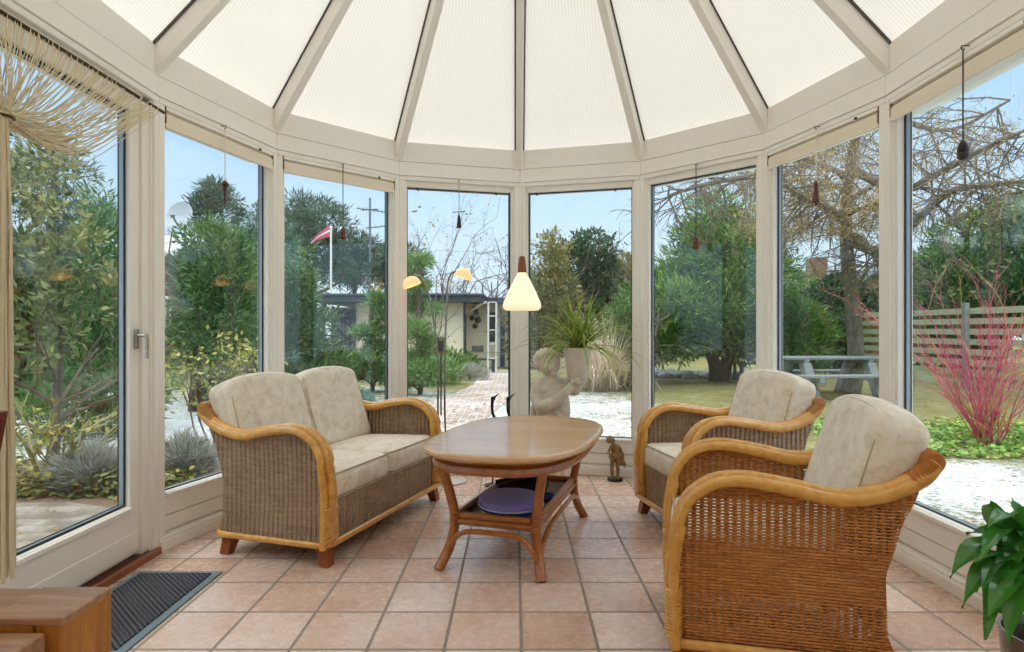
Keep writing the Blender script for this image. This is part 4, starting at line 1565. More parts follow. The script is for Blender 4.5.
# ------------------------------------------------------------------ bronze figurine
gb = Vector((.765, 4.74, 0))
fg = thing('bronze_figurine', gb, 'small bronze figurine of a standing girl with bowed head on a round base', 'figurine')
G = lambda x, y, z: gb + Vector((x, y, z))
mb = MB()
for s_, dx in ((-1, -.022), (1, .020)):
    limb(mb, [G(dx, -.005, .025), G(dx * 1.1, 0, .08), G(dx * 1.05 - .002, -.004, .10), G(dx * .9, 0, .165), G(dx * .7, .004, .195)], [.010, .0145, .013, .020, .024], 10)
    limb(mb, [G(dx, .005, .020), G(dx + s_ * .004 - .006, -.03, .018)], [.010, .008], 8)
limb(mb, [G(-.002, .004, .19), G(.002, .004, .215), G(.0, .004, .245), G(-.004, 0, .272)], [.036, .030, .031, .026], 12)
limb(mb, [G(-.004, 0, .27), G(-.020, -.006, .292), G(-.03, -.01, .30)], [.016, .012, .012], 8)
hd2 = G(-.044, -.014, .312)
mb.ell(hd2, (.024, .024, .028), 12, 10, Matrix.Rotation(-.5, 3, 'Y'))
mb.ell(hd2 + Vector((-.021, -.010, -.010)), (.006, .006, .006), 6, 5)
limb(mb, [G(-.030, -.004, .262), G(-.050, -.010, .225), G(-.046, -.028, .198), G(-.048, -.036, .190)], [.012, .010, .008, .006], 8)
for k_ in range(5):
    limb(mb, [G(-.048, -.036, .190), G(-.056 + .003 * k_, -.042, .180)], [.004, .003], 6)
limb(mb, [G(.026, .004, .262), G(.046, .014, .232), G(.046, .012, .205), G(.040, -.004, .195)], [.013, .010, .008, .006], 8)
for k_ in range(5):
    limb(mb, [G(.040, -.004, .195), G(.034 + .003 * k_, -.012, .185)], [.004, .003], 6)
mb.build('figure', 'bronze', fg, remesh=.0032, relax=3)
mb = MB()
mb.ell(hd2 + Vector((.005, .006, .006)), (.027, .026, .028), 12, 8)
limb(mb, [hd2 + Vector((.016, .012, .012)), hd2 + Vector((.034, .018, -.008)), hd2 + Vector((.036, .016, -.03))], [.012, .014, .006], 8)
mb.build('hair', 'bronze', fg, remesh=.0035, relax=2)
mb = MB()
for k_ in range(6):
    x = .028 + .004 * k_
    limb(mb, [G(x, .016 + .002 * k_, .25 - .004 * k_), G(x + .016, .022, .20), G(x + .020, .02, .15), G(x + .012 + .006 * k_, .018, .112)], [.006, .008, .008, .004], 7)
limb(mb, [G(.045, .014, .15), G(.066, .012, .115), G(.088, .010, .088)], [.006, .005, .003], 7)
mb.build('trailing_cloth', 'bronze', fg, remesh=.0035, relax=2)
MB().lathe([(0, 0), (.058, 0), (.060, .005), (.058, .018), (.050, .022), (0, .022)], 24, gb).build('base', 'bronze_base', fg)

# ------------------------------------------------------------------ two slim black heron figurines behind the table
def heron(x, y, h, lab):
    b = Vector((x, y, 0))
    hr = thing('heron_figurine', b, lab, 'figurine', 'pair of slim black herons')
    s_ = h / .70
    Z = lambda dx, dz, dy=0: b + Vector((dx * s_, dy * s_, dz * s_))
    mb = MB()
    limb(mb, [Z(-.045, .30), Z(.0, .335), Z(.035, .365)], [.012, .036, .026], 10)
    limb(mb, [Z(.03, .36), Z(.050, .42), Z(.025, .49), Z(.0, .56), Z(-.002, .63), Z(.002, .655)], [.022, .015, .011, .011, .012, .014], 10)
    mb.ell(Z(.004, .664), (.020 * s_, .016 * s_, .017 * s_), 10, 8)
    mb.build('body', 'black_metal', hr, remesh=.004, relax=2)
    MB().tube([Z(.010, .668), Z(.030, .685), Z(.052, .702)], [.0085, .006, .0025], 8).build('beak', 'black_metal', hr)
    for q_ in (-1, 1):
        MB().tube([Z(.0, .32, q_ * .016), Z(.008, .17, q_ * .018), Z(.0, .012, q_ * .02)], .0055, 7).build('leg', 'black_metal', hr)
    MB().lathe([(0, 0), (.06, 0), (.06, .010), (0, .012)], 20, b).build('base', 'black_metal', hr)
hx = at(492.5, 400, 4.58).x
heron(hx, 4.58, .68, 'slim black heron figurine behind the table, standing clear of the centre post')
hx = at(508.0, 400, 4.62).x
heron(hx, 4.64, .672, 'slim black heron figurine behind the table, in front of the centre post')

# ------------------------------------------------------------------ white floor vase under the sofa's near end
# ------------------------------------------------------------------ door mat
dm = thing('door_mat', (-1.585, 2.56, 0), 'dark ribbed doormat with a grey rim in front of the garden door', 'mat')
MB().box((-1.785, 2.18, 0), (-1.385, 2.94, .008)).build('rim', 'mat_rim', dm, smooth=False, bevel=.003)
MB().box((-1.755, 2.21, .004), (-1.42, 2.905, .014)).build('ribbed_pile', 'mat', dm, smooth=False, bevel=.003)

# ------------------------------------------------------------------ wooden table corner and dining chair at the door side
TX, TY, TZ = -.640, .985, .742
dt = thing('dining_table', (-1.1, .55, 0), 'solid wooden dining table with square corner posts, near the doormat', 'table')
for x0 in (TX - .108, -1.62):
    for y0 in (.876, .12):
        mb = MB()
        mb.box((x0, y0, 0), (x0 + .066, y0 + .109, TZ))
        mb.build('leg', 'oak_end', dt, smooth=False, bevel=.004)
        mb = MB()
        mb.box((x0 + .0685, y0, 0), (x0 + .108, y0 + .109, TZ))
        mb.build('leg', 'oak_end', dt, smooth=False, bevel=.004)
for y0 in (.876, .12):
    MB().box((-1.51, y0, TZ - .09), (TX - .1105, y0 + .109, TZ - .001)).build('end_rail', 'oak_top', dt, smooth=False, bevel=.004)
for i in range(3):
    a, b = .232 + i * .2135, .232 + (i + 1) * .2135 - .003
    MB().box((-1.60, a, TZ - .045), (TX - .018, b, TZ - .016)).build('tabletop_board', 'oak_top', dt, smooth=False, bevel=.003)
MB().box((TX - .09, .229, TZ - .13), (TX - .055, .876, TZ - .045)).build('side_rail', 'oak_end', dt, smooth=False, bevel=.003)
MB().box((-1.60, .229, TZ - .13), (-1.565, .876, TZ - .045)).build('side_rail', 'oak_end', dt, smooth=False, bevel=.003)
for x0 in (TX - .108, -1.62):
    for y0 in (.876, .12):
        MB().box((x0 - .001, y0 - .001, TZ - .012), (x0 + .109, y0 + .110, TZ + .001)).build('lit_top_slab', 'oak_top', dt, smooth=False, bevel=.004)  # added slab, the greyer look of light on the post tops put in as colour
ch = thing('dining_chair', (-1.33, 1.12, 0), 'dark reddish wooden dining chair pushed up to the wooden table', 'chair')
def bent_slab(mb, x0, x1, z0, z1, y, th, bow=.02, taper=0.0):
    n = 10
    vs, fs = [], []
    for i in range(n + 1):
        t = i / n
        yy = y + bow * (1 - (2 * t - 1) ** 2)
        for z, k_ in ((z0, 0), (z1, 1)):
            x = x0 + (x1 - x0) * t
            x += taper * (2 * t - 1) * k_
            lean = .12 * (z - .45)
            vs += [(x, yy + lean, z), (x, yy + th + lean, z)]
    for i in range(n):
        a = i * 4
        fs += [(a, a + 4, a + 6, a + 2), (a + 1, a + 3, a + 7, a + 5), (a + 2, a + 6, a + 7, a + 3), (a, a + 1, a + 5, a + 4)]
    fs += [(0, 2, 3, 1), (n * 4, n * 4 + 1, n * 4 + 3, n * 4 + 2)]
    mb.add(vs, fs)
cy_ = 1.24
for z0, z1 in ((.862, .978), (.74, .84), (.60, .69)):
    mb = MB()
    bent_slab(mb, -1.535, -1.093 + (0 if z0 > .85 else -.012), z0, z1, cy_, .022, .02, .012 if z0 > .85 else 0)
    mb.build('back_slat', 'chair_mahogany', ch, smooth=False, bevel=.003)
for x in (-1.52, -1.135):
    MB().hexa([Vector(p) for p in ((x - .018, cy_, 0), (x + .018, cy_, 0), (x + .018, cy_ + .036, 0), (x - .018, cy_ + .036, 0), (x - .015, cy_ + .056, .95), (x + .015, cy_ + .056, .95), (x + .015, cy_ + .086, .95), (x - .015, cy_ + .086, .95))]).build('leg', 'chair_mahogany', ch, smooth=False, bevel=.004)
    MB().hexa([Vector(p) for p in ((x - .016, .985 - .14, 0), (x + .016, .985 - .14, 0), (x + .016, .985 - .108, 0), (x - .016, .985 - .108, 0), (x - .02, .985 - .15, .44), (x + .02, .985 - .15, .44), (x + .02, .985 - .11, .44), (x - .02, .985 - .11, .44))]).build('leg', 'chair_mahogany', ch, smooth=False, bevel=.004)
m4 = Matrix.Translation((-1.325, 1.045, .455))
MB().rbox(.45, .44, .04, .016, 6, puff=.006, mtx=m4).build('seat', 'chair_mahogany', ch)

# ------------------------------------------------------------------ glossy house plant in a metal pot
hb0 = Vector((1.60, 1.83, 0))
hp = thing('peace_lily', hb0, 'glossy dark green broad-leaved plant in a metal pot by the window wall', 'house plant')
MB().lathe([(0, 0), (.105, 0), (.115, .01), (.128, .12), (.138, .235), (.140, .25), (.132, .25), (.125, .22), (0, .22)], 32, hb0).build('pot', 'pot_metal', hp)
MB().lathe([(0, .222), (.127, .222), (.08, .232), (0, .234)], 20, hb0).build('soil', 'soil', hp)
def broad_leaf(base, mid, tip, w, mat, twist=0.0, rg=rg):
    """stalk plus a pointed oval blade with a creased midrib; base on the soil, mid where the blade starts"""
    base, mid, tip = Vector(base), Vector(mid), Vector(tip)
    stem = MB().tube(catmull([base, base.lerp(mid, .5) + Vector((0, 0, .04)), mid], 5), [.005] * 11, 6)
    d0 = (mid - base).normalized()
    L = (tip - mid).length
    n = 12
    ctrl = mid + d0 * L * .45 + Vector((0, 0, .03))
    pts = []
    for i in range(n + 1):
        t = i / n
        pts.append(mid * (1 - t) ** 2 + ctrl * 2 * t * (1 - t) + tip * t * t)
    vs, fs = [], []
    for i, p in enumerate(pts):
        t = i / n
        tg = (pts[min(i + 1, n)] - pts[max(i - 1, 0)]).normalized()
        up = Vector((math.sin(twist), 0, math.cos(twist)))
        side = tg.cross(up).normalized()
        nr = side.cross(tg).normalized()
        ww = w * (math.sin(PI * t ** .72) ** .85) * .5 + .001
        wave = .012 * math.sin(t * 11)
        for j in range(5):
            s_ = j / 2 - 1
            vs.append(p + side * ww * s_ + nr * (abs(s_) ** 1.3 * ww * .38 + wave * s_ * .5))
    for i in range(n):
        for j in range(4):
            a = i * 5 + j
            fs.append((a, a + 1, a + 6, a + 5))
    o = MB().add(vs, fs).build('leaf', mat, hp, angle=80)
    stem.build('stalk', 'leaf_lily', o)
def hp_at(px, py, dy=0):
    return at(px, py, hb0.y + dy)
lf = [  # where the blade starts, tip, width, depth offsets
    ((1010, 560), (950, 578), .10, -.05, -.12, 'leaf_lily'), ((1005, 552), (966, 534), .10, 0, .06, 'leaf_lily'),
    ((1016, 560), (990, 502), .12, .02, -.02, 'leaf_lily'), ((1012, 572), (962, 608), .09, -.08, -.16, 'leaf_lily'),
    ((1008, 575), (985, 640), .09, -.10, -.20, 'leaf_lily'), ((1020, 590), (988, 620), .085, -.12, -.22, 'leaf_lily'),
    ((1004, 545), (972, 560), .075, .04, .08, 'leaf_lily_yellow'), ((1024, 545), (1012, 498), .12, .05, .08, 'leaf_lily'),
    ((1030, 552), (1040, 505), .13, .04, .10, 'leaf_lily'), ((1030, 585), (1008, 648), .10, -.14, -.24, 'leaf_lily'),
    ((1045, 560), (1085, 520), .13, .0, .0, 'leaf_lily'), ((1050, 570), (1120, 575), .12, 0, -.05, 'leaf_lily'),
    ((1045, 580), (1090, 640), .12, -.1, -.16, 'leaf_lily'), ((1036, 590), (1040, 650), .11, -.14, -.26, 'leaf_lily'),
    ((1022, 575), (1003, 590), .10, -.06, -.15, 'leaf_lily'), ((1035, 565), (1022, 535), .13, -.04, -.10, 'leaf_lily')]
lf = [(a, b, w_ * .82, d0, d1, mt) for a, b, w_, d0, d1, mt in lf]
for k_ in range(14):
    a_ = (rg.uniform(1000, 1045), rg.uniform(535, 590))
    an = rg.uniform(0, 2 * PI)
    b_ = (a_[0] + 42 * math.cos(an), a_[1] + 10 + 40 * math.sin(an))
    if b_[0] > 958:
        lf.append((a_, b_, rg.uniform(.055, .085), rg.uniform(-.1, .05), rg.uniform(-.18, .08), 'leaf_lily'))
for (a, b, w_, d0, d1, mt) in lf:
    broad_leaf(hb0 + Vector((rg.uniform(-.05, .05), rg.uniform(-.05, .05), .225)), hp_at(*a, d0), hp_at(*b, d1), w_, mt, rg.uniform(-.3, .3))
# ================================================================== the garden
GZ = -0.10
def gnd(px, py):
    """the point on the garden ground seen at px, py"""
    Y = (EYE - GZ) * FPX / (py - 330)
    return Vector(((px - 515) * Y / FPX, Y, GZ))
def gy(px, Y):
    return Vector(((px - 515) * Y / FPX, Y, GZ))

lawn = MB().add([(-45, -8, GZ), (45, -8, GZ), (45, 70, GZ), (-45, 70, GZ)], [(0, 1, 2, 3)]).build('lawn', 'lawn', smooth=False)
tag(lawn, 'winter lawn patched with thin snow and fallen leaves', 'lawn', kind='structure')
pth = [(-2.6, 5.3), (-.9, 5.3), (-.62, 7.0), (-.12, 11.0), (.05, 14), (.2, 19.4), (-1.0, 19.4), (-.95, 14), (-1.35, 11.0), (-2.0, 7.5)]
pa = MB().prism(pth, GZ - .05, GZ + .012).build('garden_path', 'path_brick', smooth=False)
tag(pa, 'brick garden path dusted with snow, leading to the cream shed', 'path', kind='structure')
te = MB().prism([(-6.0, .8), (-1.95, .8), (-1.95, 3.4), (-2.1, 4.05), (-3.2, 4.45), (-4.6, 4.35), (-6, 4.3)], GZ - .05, GZ + .016).build('terrace', 'terrace_stone', smooth=False)
tag(te, 'stone paved terrace outside the garden door, littered with leaves', 'terrace', kind='structure')
bd = MB().prism([(-7, 4.2), (-4.6, 4.3), (-3.2, 4.4), (-2.1, 4.0), (-1.9, 4.5), (-2.0, 5.4), (-3.2, 5.9), (-7, 5.9)], GZ - .05, GZ + .008).build('flower_bed', 'soil_bed', smooth=False)
tag(bd, 'brown littered flower bed along the terrace edge', 'flower bed', kind='structure')
# plinth under the sunroom
pl = [(XL - .12, YB - .15), (XR + .12, YB - .15), (XR + .12, CY)] + [(CX + (P(k).x - CX) * 1.075, CY + (P(k).y - CY) * 1.075) for k in (3, 2, 1, 0, -1, -2, -3)] + [(XL - .12, CY)]
tag(MB().prism(pl, GZ - .05, -.061).build('foundation_wall', 'boulder', smooth=False), 'low grey plinth under the sunroom', 'plinth', kind='structure')

# ------------------------------------------------------------------ planting tools
def unit(n, rs):
    v = rs.normal(size=(n, 3))
    return v / np.linalg.norm(v, axis=1, keepdims=True)
def leaf_quads(C, D, N, L, Wd):
    """rhombus leaves: centre-base C, along D, facing N"""
    S_ = np.cross(D, N)
    S_ /= np.linalg.norm(S_, axis=1, keepdims=True) + 1e-9
    L = L[:, None]
    Wd = Wd[:, None]
    V = np.stack([C, C + D * L * .45 + S_ * Wd / 2, C + D * L, C + D * L * .45 - S_ * Wd / 2], axis=1).reshape(-1, 3)
    F = np.arange(len(V)).reshape(-1, 4)
    return V, F
def foliage(name, blobs, n, L, Wd, mat, parent, seed=1, up=0.25, shell=0.55, jitter=.7, grav=0.0, clumps=0, clump_r=.25):
    """leaves in ellipsoid blobs (cx, cy, cz, rx, ry, rz); with clumps the leaves gather in sprays inside the blobs"""
    rs = np.random.RandomState(seed)
    B = np.array(blobs, dtype=float)
    wt = (B[:, 3] * B[:, 5] + B[:, 3] * B[:, 4])
    wt /= wt.sum()
    def sample(m):
        bi = rs.choice(len(B), m, p=wt)
        u = unit(m, rs)
        r_ = shell + (1 - shell) * rs.rand(m) ** .6
        b = B[bi]
        return b[:, :3] + u * b[:, 3:6] * r_[:, None], u
    if clumps:
        Cc, Uc = sample(clumps)
        ci = rs.randint(0, clumps, n)
        u2 = unit(n, rs)
        C = Cc[ci] + u2 * (rs.rand(n) ** .5)[:, None] * clump_r * np.array([1, 1, .7])
        U = Uc[ci] * .6 + u2 * .6
    else:
        C, U = sample(n)
    C[:, 2] = np.maximum(C[:, 2], GZ + .02)
    D = U + unit(n, rs) * jitter + np.array([0, 0, up - grav])
    D /= np.linalg.norm(D, axis=1, keepdims=True)
    N = unit(n, rs) + U * .5
    l_ = L * (.6 + .8 * rs.rand(n))
    w_ = Wd * (.6 + .8 * rs.rand(n))
    V, F = leaf_quads(C, D, N, l_, w_)
    return quads_mesh(name, V, F, mat, parent)
def branching(mb, base, d, L, r, depth, rg, spread=.6, kids=3, gravity=0.0, segs=3, sides=5, shrink=.68, out=None):
    """a branch that wanders, with side branches; tips go to out"""
    p, t = Vector(base), Vector(d).normalized()
    pts = [p.copy()]
    dirs = []
    for i in range(segs):
        t = (t + Vector((rg.uniform(-1, 1), rg.uniform(-1, 1), rg.uniform(-1, 1))) * .22 + Vector((0, 0, -gravity))).normalized()
        p = p + t * (L / segs)
        pts.append(p.copy())
        dirs.append(t.copy())
    mb.tube(pts, [r * (1 - .5 * i / segs) for i in range(segs + 1)], sides if r > .012 else (4 if r > .006 else 3), caps=False)
    if out is not None:
        for i, q_ in enumerate(pts[1:]):
            out.append((q_.copy(), dirs[i], depth))
    if depth <= 0:
        return
    for k_ in range(kids):
        i = rg.randint(1, segs)
        sd = Vector((rg.uniform(-1, 1), rg.uniform(-1, 1), rg.uniform(-1, 1)))
        nd = (dirs[min(i, segs) - 1] * (1 - spread * .5) + sd.normalized() * spread).normalized()
        branching(mb, pts[i], nd, L * shrink * rg.uniform(.75, 1.15), r * .52, depth - 1, rg, spread, kids, gravity, segs, sides, shrink, out)
def plant(name, px_or_pos, label, cat, group=None):
    return thing(name, px_or_pos, label, cat, group)
def trunk(root, b, h, r, mat='bark', lean=(0, 0), rg=random.Random(5), kids=5, top=.75):
    mb = MB()
    pts = catmull([b, b + Vector((lean[0] * .3, lean[1] * .3, h * .35)), b + Vector((lean[0], lean[1], h))], 5)
    mb.tube(pts, [r * (1.15 - .85 * i / (len(pts) - 1)) for i in range(len(pts))], 9)
    for k_ in range(kids):
        i = rg.randint(2, len(pts) - 5)
        a = rg.uniform(0, 2 * PI)
        branching(mb, pts[i], Vector((math.cos(a), math.sin(a), .7)), h * .35, r * .4, 1, rg, .6, 2)
    return mb.build('trunk', mat, root)

def cone_blobs(b, h, r, n, rg, squash=.5, start=0.05):
    res = []
    for i in range(n):
        t = start + (1 - start) * (i / n)
        rr = r * (1 - t) ** .8 * rg.uniform(.75, 1.1)
        a = rg.uniform(0, 2 * PI)
        o = r * (1 - t) * .4
        res.append((b.x + o * math.cos(a), b.y + o * math.sin(a), b.z + h * t, max(.1, rr * .8), max(.1, rr * .8), max(.12, h / n * 2.2)))
    return res
def bush_blobs(b, w, d, h, n, rg):
    res = []
    for i in range(n):
        a = rg.uniform(0, 2 * PI)
        rr = math.sqrt(rg.random())
        z = rg.random() ** .8
        wz = (1 - .55 * z)
        s_ = rg.uniform(.18, .30)
        res.append((b.x + rr * math.cos(a) * w / 2 * wz * .8, b.y + rr * math.sin(a) * d / 2 * wz * .8, b.z + h * (.10 + .76 * z), w * s_, d * s_, h * s_ * .8))
    return res

# ---------- trees and shrubs, from the door round to the last window
rg = random.Random(31)
# leafy tree outside the door
b = gy(52, 5.6)
t = plant('leafy_tree', b, 'loose broad-leaved tree with olive and yellowish leaves outside the garden door', 'tree')
trunk(t, b, 2.2, .05, 'bark', (.1, .1), rg, 8)
bl = [at(40, 275, 5.6), at(70, 300, 5.5), at(35, 330, 5.4), at(60, 230, 5.7), at(35, 190, 5.8), at(45, 160, 5.8), at(80, 262, 5.6), at(0, 250, 5.6), at(-30, 200, 5.7), at(-40, 300, 5.6)]
foliage('foliage', [(q_.x, q_.y, q_.z, .30, .30, .26) for q_ in bl], 3000, .085, .042, 'leaf_broad', t, 3, clumps=130, clump_r=.13)
b = gy(98, 7.5)
t = plant('conifer_tree', b, 'green feathery conifer standing between the leafy tree and the door edge', 'tree')
trunk(t, b, 2.6, .07, 'bark', (0, 0), rg, 3)
foliage('foliage', cone_blobs(b, 3.0, .85, 16, rg) , 9000, .13, .022, 'leaf_conifer', t, 4, clumps=420, clump_r=.20)
b = gy(40, 10)
t = plant('pine_tree', b, 'tall open pine rising behind the leafy tree outside the door', 'tree')
trunk(t, b, 4.6, .12, 'bark', (.3, 0), rg, 7)
bl = [at(30, 150, 10), at(55, 175, 10), at(95, 222, 10), at(70, 215, 10.3), at(112, 235, 10.3), at(15, 190, 10), at(45, 225, 10), at(-20, 170, 10), at(88, 240, 10)]
foliage('foliage', [(q_.x, q_.y, q_.z, .55, .55, .28) for q_ in bl], 7000, .15, .02, 'leaf_pine', t, 5, clumps=260, clump_r=.2)
# shrub with yellow lichen stems
b = gy(50, 4.9)
t = plant('lichen_shrub', b, 'bare little shrub with yellow lichen-covered stems outside the door', 'shrub')
mb, tips = MB(), []
for a, e_ in ((-2.6, .5), (-.4, .9), (.5, .5), (1.6, .8), (2.6, .35), (-1.5, .7), (.1, 1.3)):
    branching(mb, b + Vector((rg.uniform(-.08, .08), 0, 0)), Vector((math.cos(a) * .55, math.sin(a) * .4, e_)), .60, .022, 2, rg, .5, 3, 0, 4, 6, .6, tips)
mb.build('stems', 'lichen_stem', t)
rs = np.random.RandomState(8)
C = np.array([tuple(q_) for q_, _, dp in tips if dp <= 1 and rs.rand() < .5])
V, F = leaf_quads(C, unit(len(C), rs), unit(len(C), rs), np.full(len(C), .06), np.full(len(C), .035))
quads_mesh('leaves', V, F, 'leaf_yellow', t)
# lavenders
def lavender(px, Y, w, h, lab, seed, n=5200, mat='leaf_lavender'):
    b = gy(px, Y)
    t = plant('lavender_bush', b, lab, 'bush', 'grey-green lavender bushes outside the glass')
    rs = np.random.RandomState(seed)
    a = rs.rand(n) * 2 * PI
    rr = np.sqrt(rs.rand(n))
    C = np.stack([b.x + rr * np.cos(a) * w * .40, b.y + rr * np.sin(a) * w * .35, np.full(n, GZ) + h * .62 * rs.rand(n) ** .7 * (1.1 - .5 * rr)], 1)
    D = np.stack([np.cos(a) * rr, np.sin(a) * rr, .5 + .5 * rs.rand(n)], 1) + unit(n, rs) * .65
    D /= np.linalg.norm(D, axis=1, keepdims=True)
    V, F = leaf_quads(C, D, unit(n, rs), .08 + .10 * rs.rand(n), np.full(n, .0075))
    quads_mesh('foliage', V, F, mat, t)
    mb = MB()
    for i in range(16):
        an = rg.uniform(0, 2 * PI)
        mb.tube([b, b + Vector((math.cos(an) * w * .2, math.sin(an) * w * .2, h * .35)), b + Vector((math.cos(an) * w * .36, math.sin(an) * w * .3, h * .6))], .006, 4, caps=False)
    mb.build('stems', 'twig_grey', t)
lavender(92, 4.85, .56, .50, 'rounded grey lavender bush outside the glazed door', 21)
lavender(184, 5.1, .48, .58, 'grey lavender bush behind the sofa window nearest the door', 22, 3600)
lavender(345, 9.2, 1.0, .62, 'low grey-green bush in front of the carport beside the dwarf pine', 23, 3000, 'leaf_conifer_blue')
lavender(470, 15.5, 1.1, .62, 'grey lavender bush by the shed wall', 24, 2600)
# undergrowth along the bed
n = 2600
rs = np.random.RandomState(5)
C = np.stack([-5.2 + 2.7 * rs.rand(n), 4.55 + .5 * rs.rand(n), GZ + .02 + .16 * rs.rand(n) ** 2], 1)
V, F = leaf_quads(C, unit(n, rs) * np.array([1, 1, .5]), unit(n, rs) * .4 + np.array([0, 0, .8]), .05 + .05 * rs.rand(n), .03 + .02 * rs.rand(n))
tag(quads_mesh('bed_foliage', V, F, 'leaf_mixed'), 'low leaves and litter along the flower bed outside the door', 'foliage', kind='stuff')
# yellow leaved shrub
b = gy(214, 5.9)
t = plant('yellow_shrub', b, 'thin shrub with yellow-green leaves behind the sofa window nearest the door', 'shrub')
mb, tips = MB(), []
for i in range(9):
    a = rg.uniform(0, 2 * PI)
    branching(mb, b, Vector((math.cos(a) * .42, math.sin(a) * .4, 1)), .75, .012, 2, rg, .45, 3, 0, 4, 5, .6, tips)
mb.build('stems', 'twig_grey', t)
rs = np.random.RandomState(9)
T = [tuple(q_) for q_, _, dp in tips if dp <= 1]
C = np.array([T[i] for i in rs.randint(0, len(T), 480)]) + rs.normal(size=(480, 3)) * .05
C = C[C[:, 2] > GZ + .45]
n = len(C)
V, F = leaf_quads(C, unit(n, rs), unit(n, rs), .045 + .04 * rs.rand(n), .028 + .015 * rs.rand(n))
quads_mesh('leaves', V, F, 'leaf_yellow', t)
# two thick conifers behind
b = gy(196, 9.6)
t = plant('conifer_tree', b, 'dense rounded green conifer below the satellite dish', 'tree')
trunk(t, b, 2.0, .1, 'bark_dark', (0, 0), rg, 3)
bl = [(q_.x, q_.y, q_.z, 0.52, .55, .46) for q_ in (at(212, 275, 9.6), at(208, 310, 9.5), at(222, 290, 9.6), at(225, 262, 9.8), at(214, 252, 9.8), at(215, 330, 9.5), at(204, 345, 9.4), at(238, 320, 9.6))]
foliage('foliage', bl, 16000, .14, .022, 'leaf_thuja', t, 11, clumps=650, clump_r=.2)
b = gy(252, 11)
t = plant('conifer_tree', b, 'blue-green conifer beside the rounded one, close to the second corner post', 'tree')
trunk(t, b, 2.6, .1, 'bark_dark', (0, 0), rg, 3)
foliage('foliage', cone_blobs(b, 3.0, 1.0, 16, rg), 11000, .15, .022, 'leaf_conifer_blue', t, 12, clumps=460, clump_r=.22)
b = gy(208, 17)
t = plant('pine_tree', b, 'lone pine crown showing over the rounded conifer', 'tree')
trunk(t, b, 5.0, .15, 'bark', (0, 0), rg, 5)
bl = [at(215, 190, 17), at(205, 205, 17), at(225, 212, 17), at(200, 216, 17), at(212, 225, 17), at(222, 198, 17)]
foliage('foliage', [(q_.x, q_.y, q_.z, .36, .4, .16) for q_ in bl], 3200, .2, .03, 'leaf_pine', t, 13, clumps=150, clump_r=.18)
b = gy(258, 20)
t = plant('pine_tree', b, 'pine against the sky beside the second corner post', 'tree')
trunk(t, b, 5.2, .15, 'bark', (0, 0), rg, 5)
bl = [at(255, 215, 20), at(245, 235, 20), at(262, 240, 20), at(240, 250, 20), at(270, 228, 20)]
foliage('foliage', [(q_.x, q_.y, q_.z, .5, .5, .3) for q_ in bl], 3600, .2, .03, 'leaf_pine', t, 14, clumps=160, clump_r=.2)
# thuja cone in the flagpole window
b = gy(302, 11.5)
t = plant('thuja_tree', b, 'broad cone-shaped thuja behind the sofa in the flagpole window', 'tree')
trunk(t, b, 2.2, .08, 'bark_dark', (0, 0), rg, 3)
foliage('foliage', cone_blobs(b, 2.75, .95, 18, rg), 15000, .15, .024, 'leaf_thuja', t, 15, clumps=600, clump_r=.2)
b = gy(287, 13.5)
t = plant('fir_tree', b, 'pale blue-green fir at the edge of the flagpole window', 'tree')
trunk(t, b, 2.6, .08, 'bark_dark', (0, 0), rg, 3)
foliage('foliage', cone_blobs(b, 3.5, .8, 16, rg), 8000, .16, .026, 'leaf_conifer_blue', t, 16, clumps=360, clump_r=.22)
# tall pines behind the carport
def pine(px, Y, spots, lab, seed, rx=1.1, mat='leaf_pine', n=9000):
    b = gy(px, Y)
    t = plant('tall_pine', b, lab, 'tree')
    hs = max(at(*s_, Y).z for s_ in spots) - GZ
    trunk(t, b, hs * .92, .2, 'bark', (.2, 0), rg, 9)
    q = [at(*s_, Y + rg.uniform(-1, 1)) for s_ in spots]
    foliage('foliage', [(p_.x, p_.y, p_.z, rx * rg.uniform(.7, 1.15), rx, rx * .5) for p_ in q], n, .30, .045, mat, t, seed, clumps=int(n / 30), clump_r=.36)
pine(312, 27, [(305, 208), (318, 215), (290, 225), (300, 245), (330, 222), (295, 262), (325, 250), (310, 232), (284, 245), (335, 265)], 'tall dark pine behind the thuja, left of the flagpole', 31)
pine(352, 30, [(350, 245), (365, 250), (375, 262), (345, 262), (335, 275), (360, 275), (380, 275)], 'lower dark pine behind the carport roof, beside the antenna mast', 32, 1.0)
pine(398, 24, [(402, 258), (407, 275), (398, 282), (390, 270)], 'dark pine half hidden by the post between flagpole and path windows', 33, .7, n=4000)
# layered dwarf pine
def layered_pine(px, Y, pads, lab, seed):
    b = gy(px, Y)
    t = plant('dwarf_pine', b, lab, 'tree')
    q = [(at(x, y, Y + dy), rx * Y / FPX, rz_ * Y / FPX) for x, y, rx, rz_, dy in pads]
    mb = MB()
    mb.tube(catmull([b, b + Vector((.05, 0, .5)), b + Vector((-.03, 0, 1.1)), Vector((b.x, b.y, max(p_.z for p_, _, _ in q)))], 5), .05, 7)
    for p_, rx, rz_ in q:
        mb.tube([Vector((b.x, b.y, p_.z - .25)), p_.lerp(Vector((b.x, b.y, p_.z)), .4) + Vector((0, 0, -.08)), p_], .022, 5)
    mb.build('trunk', 'bark', t)
    foliage('foliage', [(p_.x, p_.y, p_.z, rx, rx * .8, rz_) for p_, rx, rz_ in q], 10000, .13, .022, 'leaf_pine_light', t, seed, .5, .4, clumps=520, clump_r=.11)
layered_pine(420, 12.0, [(418, 262, 12, 6, 0), (414, 286, 14, 7, 0), (424, 308, 16, 6, .2), (412, 330, 16, 7, -.2), (428, 345, 14, 6, 0), (408, 360, 18, 8, 0), (426, 372, 18, 8, -.3), (405, 378, 14, 7, .2)], 'layered dwarf pine with flat cushions left of the shed, in the brick path window', 41)
